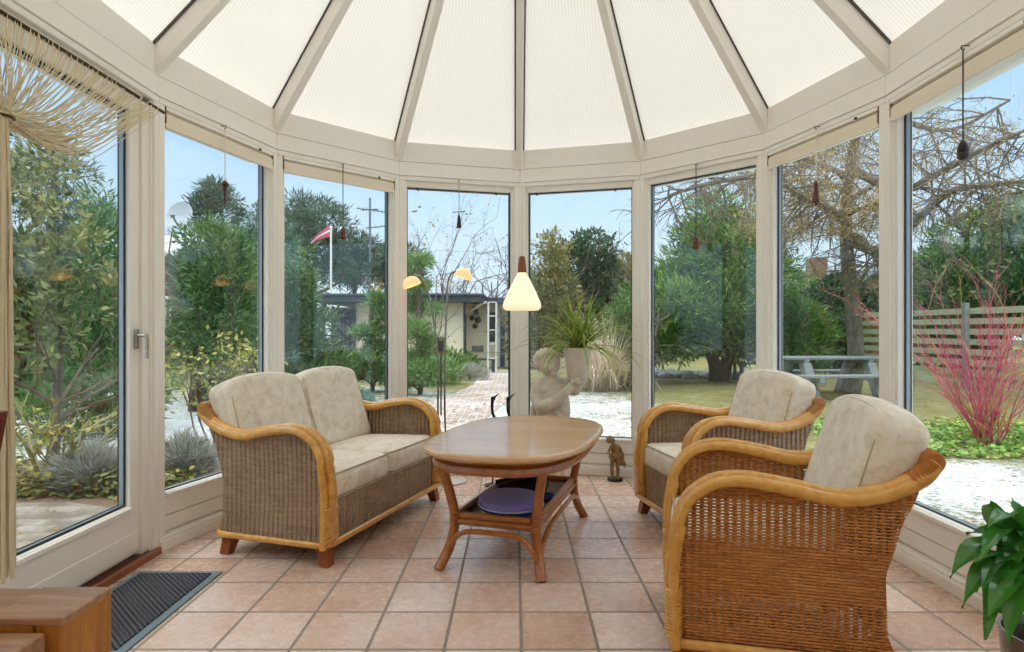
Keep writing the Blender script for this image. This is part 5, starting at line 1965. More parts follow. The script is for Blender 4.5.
layered_pine(372, 12.6, [(376, 300, 12, 5, 0), (384, 316, 10, 5, 0), (368, 332, 16, 5, 0), (380, 348, 14, 5, 0), (364, 362, 18, 9, -.2), (380, 372, 20, 9, 0), (352, 372, 14, 8, .1)], 'layered dwarf pine in front of the carport, in the flagpole window', 42)
# bare trees over the shed
def bare_tree(px, Y, h, spread, lab, seed, mat='twig_grey', r=.05, group='bare trees behind the shed', leaves_=160):
    b = gy(px, Y)
    t = plant('bare_tree', b, lab, 'tree', group)
    rg_ = random.Random(seed)
    mb, tips = MB(), []
    for i in range(4):
        a = rg_.uniform(0, 2 * PI)
        branching(mb, b, Vector((math.cos(a) * spread, math.sin(a) * spread, 1)), h * .62, r, 4, rg_, .55, 3, 0, 4, 5, .62, tips)
    mb.build('branches', mat, t)
    rs = np.random.RandomState(seed)
    T = [tuple(q_) for q_, _, dp in tips if dp == 0]
    m = leaves_
    C = np.array([T[i] for i in rs.randint(0, len(T), m)])
    V, F = leaf_quads(C, unit(m, rs), unit(m, rs), 0.08 + .05 * rs.rand(m), .045 + .02 * rs.rand(m))
    quads_mesh('last_leaves', V, F, 'leaf_fallen', t)
bare_tree(425, 17, 4.4, .2, 'thin bare tree with a few leaves rising above the layered dwarf pine', 51, r=.022, leaves_=70)
bare_tree(452, 26, 5.6, .35, 'bare twiggy tree over the middle of the shed roof', 52)
bare_tree(490, 25, 5.2, .35, 'bare twiggy tree over the shed door, beside the centre post', 53)
bare_tree(618, 22, 4.4, .4, 'bare grey twiggy tree beyond the pampas grass', 54, group='bare trees on the far side of the lawn')
# mixed shrubs in the statue window
def bush(px, Y, w, h, mat, lab, seed, n=7000, L=.16, Wd=.07, clump=320, nm='tall_shrub', cat='shrub', spots=None, crr=.24, grp=None):
    b = gy(px, Y)
    t = plant(nm, b, lab, cat, grp)
    mb = MB()
    for i in range(7):
        a = rg.uniform(0, 2 * PI)
        branching(mb, b, Vector((math.cos(a) * .4, math.sin(a) * .4, 1)), h * .6, .03, 2, rg, .5, 3, 0, 3, 5, .6)
    mb.build('stems', 'bark', t)
    bl = bush_blobs(b, w, w * .8, h, 14, rg) if spots is None else [(p_.x, p_.y, p_.z, w * .3, w * .3, w * .26) for p_ in [at(*s_, Y) for s_ in spots]]
    foliage('foliage', bl, n, L, Wd, mat, t, seed, clumps=clump, clump_r=crr)
bush(552, 14.5, 1.25, 3.2, 'leaf_mixed', 'tall autumn-tinted shrub just behind the statue', 61, 5500, .12, .05, spots=[(552, 262), (545, 285), (560, 285), (538, 310), (556, 310), (550, 335), (540, 350), (562, 340), (534, 330), (568, 305), (552, 247)])
bush(586, 18, 2.0, 3.2, 'leaf_dark', 'dark green shrub behind the pot in the statue window', 62, 9000, spots=[(590, 262), (580, 275), (600, 280), (585, 295), (605, 300), (575, 300), (590, 318), (608, 322), (594, 250), (570, 262)])
bush(622, 26, 2.4, 3.4, 'leaf_mixed', 'tawny shrub far off beside the post with the bronze figurine', 63, 5000, .22, .1, spots=[(622, 270), (612, 285), (630, 285), (620, 305), (635, 310), (645, 290)])
bush(626, 13.2, .9, 1.9, 'leaf_thuja', 'small bright green conifer between pampas grass and post', 64, 3500, .12, .025, 200, spots=[(626, 322), (622, 340), (632, 335), (620, 310), (634, 350)], crr=.14)
bush(536, 20, 1.6, 3.4, 'leaf_mixed', 'tangled brownish shrub behind the pendant lamp', 65, 4500, .18, .08, spots=[(532, 290), (528, 310), (536, 330), (524, 345), (540, 300), (520, 320)])
# pampas grass
b = gy(602, 12.8)
t = plant('pampas_grass', b, 'big clump of pale pampas grass behind the statue and pot', 'grass clump')
mb = MB()
for i in range(600):
    a, el = rg.uniform(0, 2 * PI), rg.uniform(.55, 1.5)
    d_ = Vector((math.cos(a) * math.cos(el), math.sin(a) * math.cos(el), math.sin(el)))
    blade(mb, b + Vector((rg.uniform(-.28, .28), rg.uniform(-.25, .25), 0)), d_, rg.uniform(1.0, 1.85), .020, rg.uniform(.6, 2.4), rg, 6, 0)
mb.build('blades', 'leaf_pampas', t)
# boulder on the lawn
b = gnd(604, 384)
bo = MB()
bo.ell(b + Vector((0, 0, .18)), (.42, .35, .26), 9, 6)
bo.ell(b + Vector((.22, .05, .14)), (.28, .25, .2), 8, 6)
o = bo.build('boulder', 'boulder', remesh=.07, relax=2)
tag(o, 'pale grey boulder at the foot of the pampas grass', 'boulder')

# ---------- big juniper
b = gnd(717, 381)
YJ = b.y
t = plant('juniper_tree', b, 'big spreading dark green juniper with a short forked trunk on the lawn', 'tree')
mb = MB()
mb.tube(catmull([b, b + Vector((-.05, 0, .4)), at(706, 340, YJ), at(690, 300, YJ)], 5), [.22, .21, .2, .18, .17, .16, .15, .15, .14, .13, .12, .12, .11, .1, .08, .06], 9)
mb.tube(catmull([b + Vector((.1, 0, 0)), b + Vector((.22, 0, .4)), at(735, 335, YJ), at(745, 290, YJ)], 5), [.2, .2, .19, .18, .17, .16, .15, .15, .14, .13, .12, .12, .11, .1, .08, .06], 9)
for s_ in ((665, 340), (680, 320), (755, 325), (720, 250), (740, 240), (700, 260)):
    mb.tube([b + Vector((0, 0, .6)), at(715, 330, YJ).lerp(at(*s_, YJ), .5), at(*s_, YJ)], .06, 6)
mb.build('trunk', 'bark_dark', t)
sp = [(716, 212, 1.0), (722, 235, 1.3), (700, 245, 1.2), (745, 232, 1.2), (740, 260, 1.5), (690, 270, 1.5), (668, 290, 1.3), (712, 275, 1.5), (760, 275, 1.4), (665, 315, 1.4), (655, 330, 1.0), (690, 310, 1.5), (725, 305, 1.5), (755, 310, 1.3), (740, 330, 1.1), (765, 325, 1.1), (690, 336, .9), (665, 345, .9), (740, 345, .9), (708, 345, .8), (650, 345, .9), (640, 320, 1.0), (648, 300, .9)]
bl = []
for x, y, s_ in sp:
    p_ = at(x, y, YJ + rg.uniform(-1.2, 1.2))
    bl.append((p_.x, p_.y, p_.z, .62 * s_, .62 * s_, .44 * s_))
foliage('foliage', bl, 34000, .22, .034, 'leaf_juniper', t, 71, .35, clumps=1000, clump_r=.28)
# row of pale stones and snow at the lawn edge
for i in range(26):
    x_ = 648 + i * 4.6
    b = gnd(x_, 378 + rg.uniform(-1.5, 1.5))
    r_ = rg.uniform(.10, .2)
    mb = MB().ell(b + Vector((0, 0, r_ * .45)), (r_ * 1.2, r_, r_ * .8), 8, 5, Matrix.Rotation(rg.uniform(0, 3), 3, 'Z'))
    o = mb.build('edging_stone', 'boulder')
    tag(o, 'pale stone in the row edging the lawn under the big juniper', 'stone', 'stones edging the lawn')

# ---------- larch
YT = 12.2
b = gy(852, YT)
t = plant('larch_tree', b, 'old larch with golden needles, its trunk behind the picnic table', 'tree')
mb, tips = MB(), []
tr = catmull([b, at(856, 360, YT), at(852, 300, YT), at(847, 250, YT), at(846, 215, YT), at(850, 170, YT), at(858, 120, YT), at(862, 60, YT)], 5)
mb.tube(tr, [.165 - .10 * i / (len(tr) - 1) for i in range(len(tr))], 10)
limbs = [
    ([(847, 222, 0), (835, 214, -.5), (820, 204, -1.0), (800, 196, -1.4), (775, 178, -1.8), (740, 178, -2.2), (700, 186, -2.4), (668, 196, -2.5)], .10),
    ([(848, 235, 0), (862, 240, -.4), (880, 262, -.8), (905, 280, -1.0)], .09),
    ([(850, 180, 0), (830, 168, .4), (800, 160, .8), (760, 165, 1.0), (725, 172, 1.2)], .07),
    ([(856, 130, 0), (830, 120, -.6), (790, 130, -1.0), (740, 150, -1.4)], .07),
    ([(848, 240, 0), (885, 252, -1.2), (915, 222, -2.0), (950, 192, -2.6), (990, 184, -3.0), (1040, 182, -3.2)], .10),
    ([(852, 170, 0), (900, 190, -1.0), (940, 172, -2.0), (985, 148, -2.8), (1030, 128, -3.3)], .09),
    ([(858, 110, 0), (900, 120, -.8), (950, 130, -1.8), (1010, 100, -2.6)], .07),
    ([(850, 200, 0), (880, 180, .5), (900, 160, .8), (930, 150, 1.0)], .06),
    ([(849, 190, 0), (815, 185, 1), (790, 215, 1.4), (770, 240, 1.6)], .05),
    ([(846, 215, 0), (870, 205, -1.5), (890, 200, -2.0)], .05)]
for pts, r0 in limbs:
    q = catmull([at(x, y, YT + dy) for x, y, dy in pts], 5)
    n_ = len(q)
    mb.tube(q, [r0 * (1 - .75 * i / (n_ - 1)) for i in range(n_)], 7)
    for i in range(3, n_, 1):
        for _ in range(2):
            d_ = Vector((rg.uniform(-1, 1), rg.uniform(-1, 1), rg.uniform(-1.0, .6)))
            branching(mb, q[i], d_, rg.uniform(.5, 1.0), .016, 2, rg, .6, 3, .08, 3, 4, .6, tips)
        tips.append((q[i], Vector((0, 0, 1)), 1))
mb.build('trunk', 'bark', t)
rs = np.random.RandomState(72)
T = np.array([tuple(q_) for q_, _, dp in tips if dp <= 1])
# the needles hang thickest round the trunk side of the crown and thin out to bare twigs
px_ = 515 + FPX * T[:, 0] / T[:, 1]
py_ = 330 - FPX * (T[:, 2] - EYE) / T[:, 1]
w_ = np.where(px_ < 735, .05, np.where(px_ < 905, 1.0, .25)) * np.where(py_ > 238, .12, 1.0)
m = 21000
idx = rs.choice(len(T), m, p=w_ / w_.sum())
C = T[idx] + rs.normal(size=(m, 3)) * .09
V, F = leaf_quads(C, unit(m, rs), unit(m, rs), 0.05 + .05 * rs.rand(m), .012 + .010 * rs.rand(m))
quads_mesh('needles', V, F, 'leaf_larch', t)
# golden spray hanging before the juniper
b = at(752, 240, 10.5)
# ---------- fence
def fence(A, B, lab, npan, top=1.66):
    A, B = Vector(A), Vector(B)
    t = thing('slat_fence', (A + B) / 2, lab, 'fence', 'pale slatted fences at the garden edge')
    for i in range(npan + 1):
        p_ = A.lerp(B, i / npan)
        MB().box((p_.x - .05, p_.y - .05, GZ), (p_.x + .05, p_.y + .05, top + .06)).build('post', 'grey_wood', t, smooth=False, bevel=.01)
    d_ = (B - A).normalized()
    n_ = Vector((-d_.y, d_.x, 0))
    for i in range(npan):
        a, c_ = A.lerp(B, i / npan), A.lerp(B, (i + 1) / npan)
        mb = MB()
        for k_ in range(8):
            z = GZ + .14 + k_ * .215
            off = n_ * (.035 if k_ % 2 else .035)
            mb.bar(a + off + Vector((0, 0, z - GZ + GZ)), c_ + off + Vector((0, 0, z)), .022, .125)
        mb.build('slat_panel', 'fence_wood', t, smooth=False)
fence((9.15, 17.0, 0), (9.75, 9.0, 0), 'pale slatted fence panels behind the red-stemmed shrub', 4)
fence((7.6, 17.2, 0), (9.15, 17.05, 0), 'pale slatted fence panel behind the picnic table and ivy', 1)
# ivy on the fence
b = Vector((8.1, 16.6, GZ))
t = plant('ivy_screen', b, 'dark ivy climbing over the fence end behind the picnic table', 'ivy')
bl = [at(x, y, 16.6) for x, y in ((815, 300), (825, 320), (835, 290), (842, 290), (820, 340), (838, 335), (810, 330), (850, 292), (865, 298), (815, 355), (832, 355), (878, 290))]
foliage('foliage', [(p_.x, p_.y, p_.z, .42, .25, .42) for p_ in bl], 7000, .13, .10, 'leaf_ivy', t, 81, 0, .3)
mb = MB()
for k_ in range(6):
    mb.tube([b + Vector((-.4 + .15 * k_, 0, 0)), b + Vector((-.4 + .17 * k_, 0, .9)), b + Vector((-.3 + .1 * k_, 0, 1.9))], .02, 5)
mb.build('stems', 'bark_dark', t)
bush(800, 14.5, 1.5, 1.8, 'leaf_juniper', 'low green juniper bush left of the ivy, behind the picnic table', 82, 9000, .17, .03, 420, spots=[(795, 335), (808, 345), (800, 318), (790, 350), (812, 330), (786, 325), (803, 358)], crr=.2, nm='juniper_bush', cat='bush')
bush(815, 18.5, 1.9, 2.8, 'leaf_thuja', 'light green conifer between juniper and chimney', 83, 6000, .2, .035, 260, spots=[(806, 305), (818, 300), (800, 310), (790, 290), (826, 308), (783, 272), (782, 305)], nm='conifer_tree', cat='tree')
bush(985, 16, 3.4, 3.6, 'leaf_thuja', 'large light green shrub rising above the slatted fence', 84, 12000, .18, .07, 500, spots=[(960, 250), (985, 240), (1010, 245), (1040, 240), (950, 275), (975, 270), (1000, 275), (1025, 270), (1060, 265), (1015, 222), (1045, 215), (940, 290)])
bush(925, 19, 2.6, 2.6, 'leaf_ivy', 'dark green shrub behind the fence beside the last post', 85, 6000, .16, .08, 300, spots=[(915, 285), (930, 275), (905, 295), (940, 295), (920, 300)])
bush(1065, 14, 2.6, 3.2, 'leaf_dark', 'dark green shrub at the fence beyond the house plant', 86, 7000, .17, .08, 300, spots=[(1030, 300), (1045, 285), (1070, 270), (1075, 300), (1055, 310)])

# ---------- red-stemmed shrub
b = gnd(985, 447)
t = plant('red_dogwood', b, 'bare shrub with many crimson stems in front of the slatted fence', 'shrub')
mb, mb2 = MB(), MB()
for i in range(58):
    a = rg.uniform(0, 2 * PI)
    s_ = rg.uniform(.05, .62)
    d_ = Vector((math.cos(a) * s_, math.sin(a) * s_, 1))
    branching(mb if i % 5 else mb2, b + Vector((rg.uniform(-.09, .09), rg.uniform(-.09, .09), -.02)), d_, rg.uniform(.9, 1.55), .0085, 2, rg, .36, 3, 0, 5, 5, .42)
mb.build('red_stems', 'twig_red', t)
mb2.build('tan_stems', 'twig_tan', t)
# ground cover
n = 9000
rs = np.random.RandomState(91)
C = np.stack([3.6 + 4.6 * rs.rand(n), 6.0 + 2.2 * rs.rand(n), GZ + .10 * rs.rand(n)], 1)
dn = np.sin(C[:, 0] * 5.0) * np.sin(C[:, 1] * 6.0 + 1) + rs.rand(n) * 1.6
C = C[dn > .45]
n = len(C)
V, F = leaf_quads(C, unit(n, rs) * np.array([1, 1, .6]), unit(n, rs) * .5 + np.array([0, 0, .8]), .05 + .05 * rs.rand(n), .04 + .03 * rs.rand(n))
tag(quads_mesh('ground_foliage', V, F, 'leaf_ground'), 'low green ground cover round the foot of the red-stemmed shrub', 'foliage', kind='stuff')
# fallen leaves over lawn, snow and terrace
n = 4200
rs = np.random.RandomState(92)
C = np.stack([-7 + 16 * rs.rand(n), 1.2 + 13 * rs.rand(n) ** 1.3, np.full(n, GZ + .022)], 1)
C[:1800, 0] = -1.0 + 4.2 * rs.rand(1800)
C[:1800, 1] = 5.3 + 6.5 * rs.rand(1800) ** 1.4
keep = ((C[:, 0] - CX) ** 2 + (C[:, 1] - CY) ** 2 > 2.15 ** 2) & ~((np.abs(C[:, 0] - CX) < 2.1) & (C[:, 1] < CY))
C = C[keep]
n = len(C)
V, F = leaf_quads(C, unit(n, rs) * np.array([1, 1, .12]), unit(n, rs) * .25 + np.array([0, 0, 1]), .03 + .04 * rs.rand(n), .02 + .025 * rs.rand(n))
tag(quads_mesh('fallen_leaves', V, F, 'leaf_fallen'), 'fallen brown leaves scattered over the snow and the paving', 'leaves', kind='stuff')

# ------------------------------------------------------------------ picnic table
b = gy(828, 11.8)
t = thing('picnic_table', b, 'weathered grey picnic table with fixed benches on the lawn', 'table', rz=.08, world=False)
for k_ in range(5):
    MB().box((-.95, -.36 + k_ * .145, .70), (.95, -.36 + k_ * .145 + .135, .745)).build('tabletop_board', 'grey_wood', t, smooth=False, bevel=.008)
for sy in (-1, 1):
    MB().box((-.95, sy * .70 - .14, .40), (.95, sy * .70 + .14, .445)).build('bench', 'grey_wood', t, smooth=False, bevel=.008)
for sx in (-.62, .62):
    MB().box((sx - .045, -.86, .31), (sx + .045, .86, .40)).box((sx - .045, -.36, .62), (sx + .045, .36, .70)).build('crosspiece', 'grey_wood', t, smooth=False, bevel=.006)
    for sy in (-1, 1):
        MB().hexa([Vector(q_) for q_ in ((sx - .08, sy * .62 - .09, 0), (sx + .08, sy * .62 - .09, 0), (sx + .08, sy * .62 + .09, 0), (sx - .08, sy * .62 + .09, 0), (sx - .08, sy * .28 - .09, .64), (sx + .08, sy * .28 - .09, .64), (sx + .08, sy * .28 + .09, .64), (sx - .08, sy * .28 + .09, .64))]).build('leg', 'grey_wood', t, smooth=False, bevel=.008)
# the garden seat half hidden by the post
b = gy(757, 15.5)
t = thing('garden_bench', b, 'small grey slatted garden bench beside the juniper trunk', 'bench', rz=.1, world=False)
for k_ in range(4):
    MB().box((-.55, -.22 + k_ * .115, .40), (.55, -.22 + k_ * .115 + .10, .435)).build('seat_slat', 'grey_wood', t, smooth=False, bevel=.005)
for k_ in range(3):
    MB().box((-.55, .24, .53 + k_ * .13), (.55, .27, .62 + k_ * .13)).build('back_slat', 'grey_wood', t, smooth=False, bevel=.005)
for sx in (-.48, .48):
    MB().box((sx - .035, -.2, 0), (sx + .035, -.13, .40)).build('leg', 'grey_wood', t, smooth=False)
    MB().box((sx - .035, .2, 0), (sx + .035, .24, .9)).build('leg', 'grey_wood', t, smooth=False)

# ------------------------------------------------------------------ shed and carport
YS = 20.0
sX = lambda px, Y=YS: (px - 515) * Y / FPX
sh = thing('garden_shed', (sX(465), YS, GZ), 'long low cream shed with dark flat roof at the end of the brick path', 'shed')
zt0, zt1 = GZ, 2.02
MB().box((sX(440), YS, GZ), (sX(464), YS + 3, zt1)).build('wall', 'shed_cream', sh, smooth=False)
MB().box((sX(464), YS + 1.1, GZ), (sX(545), YS + 4, zt1 + .1)).build('entrance_wall', 'shed_cream', sh, smooth=False)
MB().box((sX(355), YS + .1, GZ), (sX(372), YS + 3, zt1)).build('wall', 'shed_cream', sh, smooth=False)
MB().box((sX(372), YS + .2, GZ), (sX(440), YS + 3, zt1)).build('wall', 'shed_cream', sh, smooth=False)
mb = MB()
for i in range(22):
    x0 = sX(322) + i * (sX(354) - sX(322)) / 22
    mb.box((x0, YS + 1.0, GZ), (x0 + .036, YS + 1.03, zt1 - .1))
mb.box((sX(320), YS + 1.02, .2), (sX(355), YS + 1.05, .3)).box((sX(320), YS + 1.02, 1.5), (sX(355), YS + 1.05, 1.6))
mb.build('slatted_screen', 'shed_dark', sh, smooth=False)
for px in (352.5, 322):
    MB().box((sX(px), YS - .05, GZ), (sX(px) + .10, YS + .05, zt1)).build('corner_post', 'shed_dark', sh, smooth=False)
MB().tube([(sX(465), YS - .04, GZ), (sX(465), YS - .04, zt1)], .05, 8).build('downpipe', 'shed_dark', sh)
MB().box((sX(318), YS - .5, zt1), (sX(484), YS + 4, zt1 + .22)).build('fascia', 'shed_dark', sh, smooth=False, bevel=.02)
MB().box((sX(317), YS - .55, zt1 + .22), (sX(485), YS + 4.2, zt1 + .28)).build('roof', 'roof_felt', sh, smooth=False)
MB().box((sX(484), YS + .5, zt1 + .02), (sX(560), YS + 4, zt1 + .2)).build('entrance_roof', 'shed_dark', sh, smooth=False)
MB().tube([(sX(470), YS + .3, zt1 - .25), (sX(482), YS - .2, zt1 - .02), (sX(487), YS - .2, zt1 + .02)], .045, 7).build('gutter_pipe', 'white_gloss', sh)
Y1 = YS + 1.1
for a, c_ in ((488, 494),):
    d_ = MB().box((sX(a, Y1), Y1 - .04, .75), (sX(c_, Y1) + .05, Y1 + .02, 1.75)).build('window', 'shed_dark', sh, smooth=False)
    MB().box((sX(a, Y1) - .05, Y1 - .03, .70), (sX(c_, Y1) + .10, Y1 + .0, .75)).build('sill', 'white_gloss', d_, smooth=False)
d_ = MB().box((sX(500, Y1), Y1 - .05, GZ), (sX(505, Y1), Y1 + .02, 1.85)).build('door', 'roof_felt', sh, smooth=False)
MB().box((sX(498.5, Y1), Y1 - .04, GZ), (sX(500, Y1), Y1, 1.9)).box((sX(505, Y1), Y1 - .04, GZ), (sX(506.5, Y1), Y1, 1.9)).build('door_frame', 'white_gloss', d_, smooth=False)
sgn = MB().box((sX(472, Y1), Y1 - .05, .42), (sX(483.5, Y1), Y1 - .01, .62)).build('plaque', 'grey_wood', smooth=False, bevel=.04)
tag(sgn, 'rounded wooden plaque on the shed wall beside the ladder', 'plaque')
# hanging black decorations on the shed wall
hw_ = thing('wall_wreath', (sX(476, Y1), Y1 - .06, 1.2), 'black hanging decoration on the cream shed wall', 'decoration')
mb = MB()
for (x, y, r_) in ((476, 312, .10), (472, 318, .09), (478, 320, .11), (475, 326, .09), (474, 307, .05)):
    p_ = at(x, y, Y1 - .08)
    mb.ell(p_, (r_, .05, r_), 8, 6)
mb.build('leaves', 'black_metal', hw_)
# ladder trellis
Yl = 17.5
ld_ = thing('white_ladder', (sX(492, Yl), Yl, GZ), 'white wooden ladder standing upright in front of the shed', 'ladder')
for px in (488, 496):
    MB().bar((sX(px, Yl), Yl, GZ), (sX(px, Yl), Yl + .3, 1.95), .055, .04, (0, 1, 0)).build('rail', 'ladder_paint', ld_, smooth=False)
for k_ in range(5):
    z = .35 + k_ * .40
    MB().bar((sX(488, Yl), Yl + .3 * (z / 2), z), (sX(496, Yl), Yl + .3 * (z / 2), z), .04, .04).build('rung', 'ladder_paint', ld_, smooth=False)
# little dark bench below
b = Vector((sX(484, 18.3), 18.3, GZ))
bb = thing('dark_bench', b, 'small dark bench against the shed wall below the plaque', 'bench', world=False)
MB().box((-.36, -.15, .36), (.36, .15, .42)).build('seat', 'shed_dark', bb, smooth=False)
for sx in (-.28, .28):
    MB().box((sx - .05, -.13, 0), (sx + .05, .13, .36)).build('leg', 'shed_dark', bb, smooth=False)
# low plants by the path and shed
bush(452, 16.5, 1.5, .7, 'leaf_juniper', 'low green bush at the shed corner beside the brick path', 95, 5000, .13, .04, 240, spots=[(445, 366), (455, 368), (462, 370), (438, 370)], crr=.18, nm='low_bush', cat='bush')
bush(425, 14.2, 1.6, .7, 'leaf_pine_light', 'low spreading bush at the foot of the layered pine by the path', 96, 4500, .13, .03, 220, spots=[(418, 372), (430, 373), (440, 376), (408, 374)], crr=.18, nm='low_bush', cat='bush')
# bird feeder on a pole
b = gy(441, 9.0)
bf = thing('bird_feeder', b, 'small brown bird feeder on a thin pole in front of the shed', 'bird feeder')
zf = at(441, 345, 9).z
MB().tube([b, (b.x, b.y, zf - .10)], .012, 6).build('pole', 'black_metal', bf)
MB().box((b.x - .055, b.y - .05, zf - .12), (b.x + .055, b.y + .05, zf - .09)).box((b.x - .045, b.y - .04, zf - .1), (b.x - .032, b.y + .04, zf + .09)).box((b.x + .032, b.y - .04, zf - .1), (b.x + .045, b.y + .04, zf + .09)).build('box', 'threshold_wood', bf, smooth=False)
MB().box((b.x - .032, b.y - .03, zf - .09), (b.x + .032, b.y + .03, zf + .06)).build('seed_holder', 'rubber_black', bf, smooth=False)
MB().prism([(b.x - .075, b.y - .07), (b.x + .075, b.y - .07), (b.x + .075, b.y + .07), (b.x - .075, b.y + .07)], zf + .09, zf + .105).build('roof', 'threshold_wood', bf, smooth=False)

# ------------------------------------------------------------------ flagpole, aerial, neighbours
b = gy(331, 23)
fp = thing('flagpole', b, 'white flagpole with a red and white pennant behind the carport', 'flagpole')
zt_ = at(331, 229, 23).z
MB().tube([b, (b.x, b.y, zt_)], [.055, .035], 10).build('pole', 'white_gloss', fp)
MB().ell((b.x, b.y, zt_ + .05), (.06, .06, .06), 8, 6).build('finial', 'white_gloss', fp)
def pennant(part, lo, hi, mat):
    n_ = 10
    vs, fs = [], []
    for i in range(n_ + 1):
        t_ = i / n_
        c_ = at(330 - 18 * t_, 229 + 13 * t_ ** 1.7, 23)
        w_ = .24 * (1 - t_ * .75)
        for e_ in (lo, hi):
            vs.append((c_.x, c_.y + .12 * math.sin(t_ * 5), c_.z - .3 + w_ * (2 * e_ - 1) + .24))
            vs.append((c_.x, c_.y + .12 * math.sin(t_ * 5) + .01, c_.z - .3 + w_ * (2 * e_ - 1) + .24))
    for i in range(n_):
        a = i * 4
        fs += [(a, a + 4, a + 6, a + 2), (a + 1, a + 3, a + 7, a + 5), (a + 2, a + 6, a + 7, a + 3), (a, a + 1, a + 5, a + 4)]
    MB().add(vs, fs).build(part, mat, fp)
pennant('red_band', .60, 1.0, 'pennant_red')
pennant('white_band', .42, .60, 'pennant_white')
pennant('red_band', 0.0, .42, 'pennant_red')
b = gy(370, 26)
am = thing('aerial_mast', b, 'tall television aerial mast with two crossbars behind the carport', 'aerial')
MB().tube([b, (b.x, b.y, at(370, 198, 26).z)], .045, 7).build('mast', 'antenna', am)
for (x0, y0, x1, y1) in ((357, 208, 386, 212), (366, 228, 386, 226), (362, 210, 378, 209)):
    MB().tube([at(x0, y0, 26), at(x1, y1, 26)], .03, 6).build('crossbar', 'antenna', am)
for x, y in ((358, 208), (362, 209), (366, 209), (376, 211), (381, 211), (384, 212), (374, 227), (380, 227), (384, 226)):
    p_ = at(x, y, 26)
    MB().tube([p_ + Vector((0, -.25, -.08)), p_ + Vector((0, .25, .12))], .02, 5).build('dipole', 'antenna', am)
# red house and dish seen over the sofa
YH = 19.0
hx0, hx1 = sX(60, YH), sX(172, YH)
hr = thing('red_house', (hx0, YH, GZ), 'dark red wooden house with snowy roof behind the conifers, partly seen by the door', 'house')
MB().box((hx0, YH, GZ), (hx1, YH + 6, at(0, 252, YH).z)).build('wall', 'house_red', hr, smooth=False)
zr0, zr1 = at(0, 258, YH).z, at(0, 226, YH).z
mb = MB()
mb.hexa([Vector(q_) for q_ in ((hx0 - .3, YH - .5, zr0), (hx1 + .3, YH - .5, zr0), (hx1 + .3, YH + 3, zr1), (hx0 - .3, YH + 3, zr1), (hx0 - .3, YH - .5, zr0 + .16), (hx1 + .3, YH - .5, zr0 + .16), (hx1 + .3, YH + 3, zr1 + .16), (hx0 - .3, YH + 3, zr1 + .16))])
mb.build('roof', 'roof_snow', hr, smooth=False)
wn = MB().box((sX(166, YH), YH - .04, .8), (sX(171, YH), YH + .02, 2.2)).build('window_frame', 'white_gloss', hr, smooth=False)
MB().box((sX(167, YH), YH - .05, .88), (sX(170, YH), YH - .03, 2.1)).build('pane', 'roof_felt', wn, smooth=False)
def dish(px, py, Y, r, lab, back):
    c_ = at(px, py, Y)
    d_ = thing('satellite_dish', (c_.x, c_.y, c_.z - r * 1.3), lab, 'satellite dish', 'grey satellite dishes on the neighbouring roofs')
    mt = Matrix.Rotation(math.radians(78), 4, 'X') @ Matrix.Rotation(0, 4, 'Z')
    mt = Matrix.Rotation(back, 4, 'Z') @ mt
    MB().lathe([(0, -.10 * r), (.5 * r, -.07 * r), (r, .12 * r), (r, .16 * r), (.5 * r, -.02 * r), (0, -.05 * r)], 24, c_, mt).build('reflector', 'dish_grey', d_)
    MB().tube([c_ + Vector((0, .12, 0)), c_ + Vector((0, .2, -r * .5)), Vector((c_.x, c_.y + .2, GZ))], .04, 6).build('bracket', 'antenna', d_)
    f_ = mt @ Vector((0, 0, .9 * r))
    MB().tube([c_ + Vector((0, 0, -r)), c_ + f_ * .9 + Vector((0, 0, -r * .3))], .025, 5).ell(c_ + f_ * .9 + Vector((0, 0, -r * .3)), (.06, .06, .06), 6, 5).build('feed_arm', 'antenna', d_)
dish(181, 216, 15.5, .36, 'grey satellite dish standing over the red house roof by the conifers', -.2)
dish(838, 257, 24.0, .36, 'round grey satellite dish beside the brick chimney behind the larch', .3)
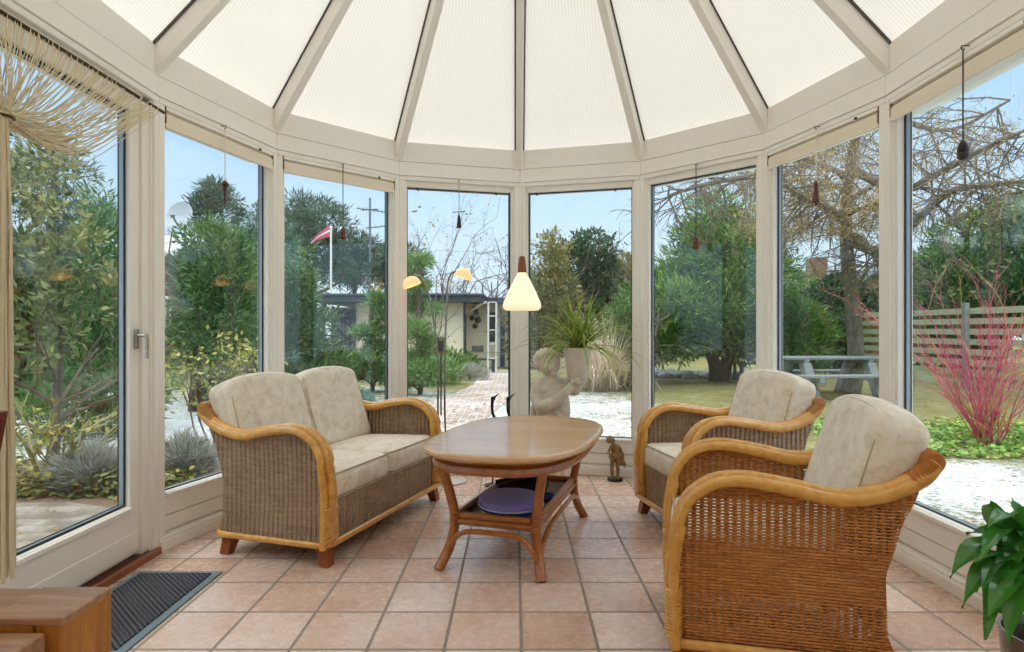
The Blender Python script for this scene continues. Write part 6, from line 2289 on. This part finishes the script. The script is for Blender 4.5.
# neighbour's house with chimney at the right
YN = 26
nb = thing('neighbour_house', (sX(860, YN), YN, GZ), 'low neighbouring house with brick chimney behind the fence and larch', 'house')
zn = at(0, 292, YN).z
MB().box((sX(815, YN), YN, GZ), (sX(980, YN), YN + 6, zn)).build('wall', 'house_red', nb, smooth=False)
mb = MB()
z0_, z1_ = at(0, 288, YN).z, at(0, 268, YN).z
mb.hexa([Vector(q_) for q_ in ((sX(810, YN), YN - .5, z0_), (sX(985, YN), YN - .5, z0_), (sX(985, YN), YN + 3, z1_), (sX(810, YN), YN + 3, z1_), (sX(810, YN), YN - .5, z0_ + .2), (sX(985, YN), YN - .5, z0_ + .2), (sX(985, YN), YN + 3, z1_ + .2), (sX(810, YN), YN + 3, z1_ + .2))])
mb.build('roof', 'roof_felt', nb, smooth=False)
MB().box((sX(818, YN), YN + .4, z0_), (sX(832, YN), YN + 1.1, at(0, 256, YN).z)).build('chimney', 'brick_chimney', nb, smooth=False)

# ------------------------------------------------------------------ far belt of trees that closes the view
belt = [(-22, 27, 4.2, 5.0, 'leaf_pine'), (-17, 30, 4.6, 5.6, 'leaf_conifer'), (-13, 33, 5.0, 6.0, 'leaf_conifer_blue'), (-19, 20, 3.6, 3.6, 'leaf_conifer'), (-14.5, 15, 3.0, 3.6, 'leaf_mixed'), (-10.5, 13.0, 2.8, 3.0, 'leaf_conifer'), (-8.2, 9.5, 2.2, 2.4, 'leaf_mixed'), (-10, 7, 2.6, 2.6, 'leaf_conifer'), (-9, 4.5, 2.6, 2.8, 'leaf_dark'),
        (1.5, 30, 4.0, 3.4, 'leaf_mixed'), (5.5, 28, 4.2, 4.4, 'leaf_conifer'), (9.0, 30, 4.4, 3.4, 'leaf_juniper'), (12.5, 24, 4.0, 3.2, 'leaf_mixed'), (15, 20, 3.4, 3.2, 'leaf_dark'), (14, 14.5, 3.4, 3.4, 'leaf_conifer'), (13.5, 9.5, 3.4, 3.2, 'leaf_mixed')]
names = ['far round tree standing %s' % s_ for s_ in (
    'at the outer edge of the garden door view', 'beyond the red house, tallest beside the door', 'in the distance behind the conifers by the red house', 'directly beside the red house wall', 'with autumn tints left of the conifers', 'dark green behind the leafy tree by the door', 'tawny and low behind the lichen shrub', 'green and bushy beyond the terrace', 'dark beside the terrace edge',
    'tawny in the distance behind the pendant lamp', 'green in the distance behind the bare tree and pampas', 'green in the distance behind the big juniper', 'tawny behind the neighbouring house', 'dark behind the pale slatted fence', 'green behind the fence near the red-stemmed shrub', 'tawny at the fence beyond the house plant')]
for i, (x, y, w_, h_, mt) in enumerate(belt):
    b = Vector((x, y, GZ))
    t = plant('far_tree', b, names[i], 'tree', 'belt of trees closing the garden')
    trunk(t, b, h_ * .8, .12, 'bark', (0, 0), rg, 4)
    foliage('foliage', bush_blobs(b, w_, w_ * .8, h_, 16, rg), 5200, .28, .10, mt, t, 200 + i, clumps=240, clump_r=.42)
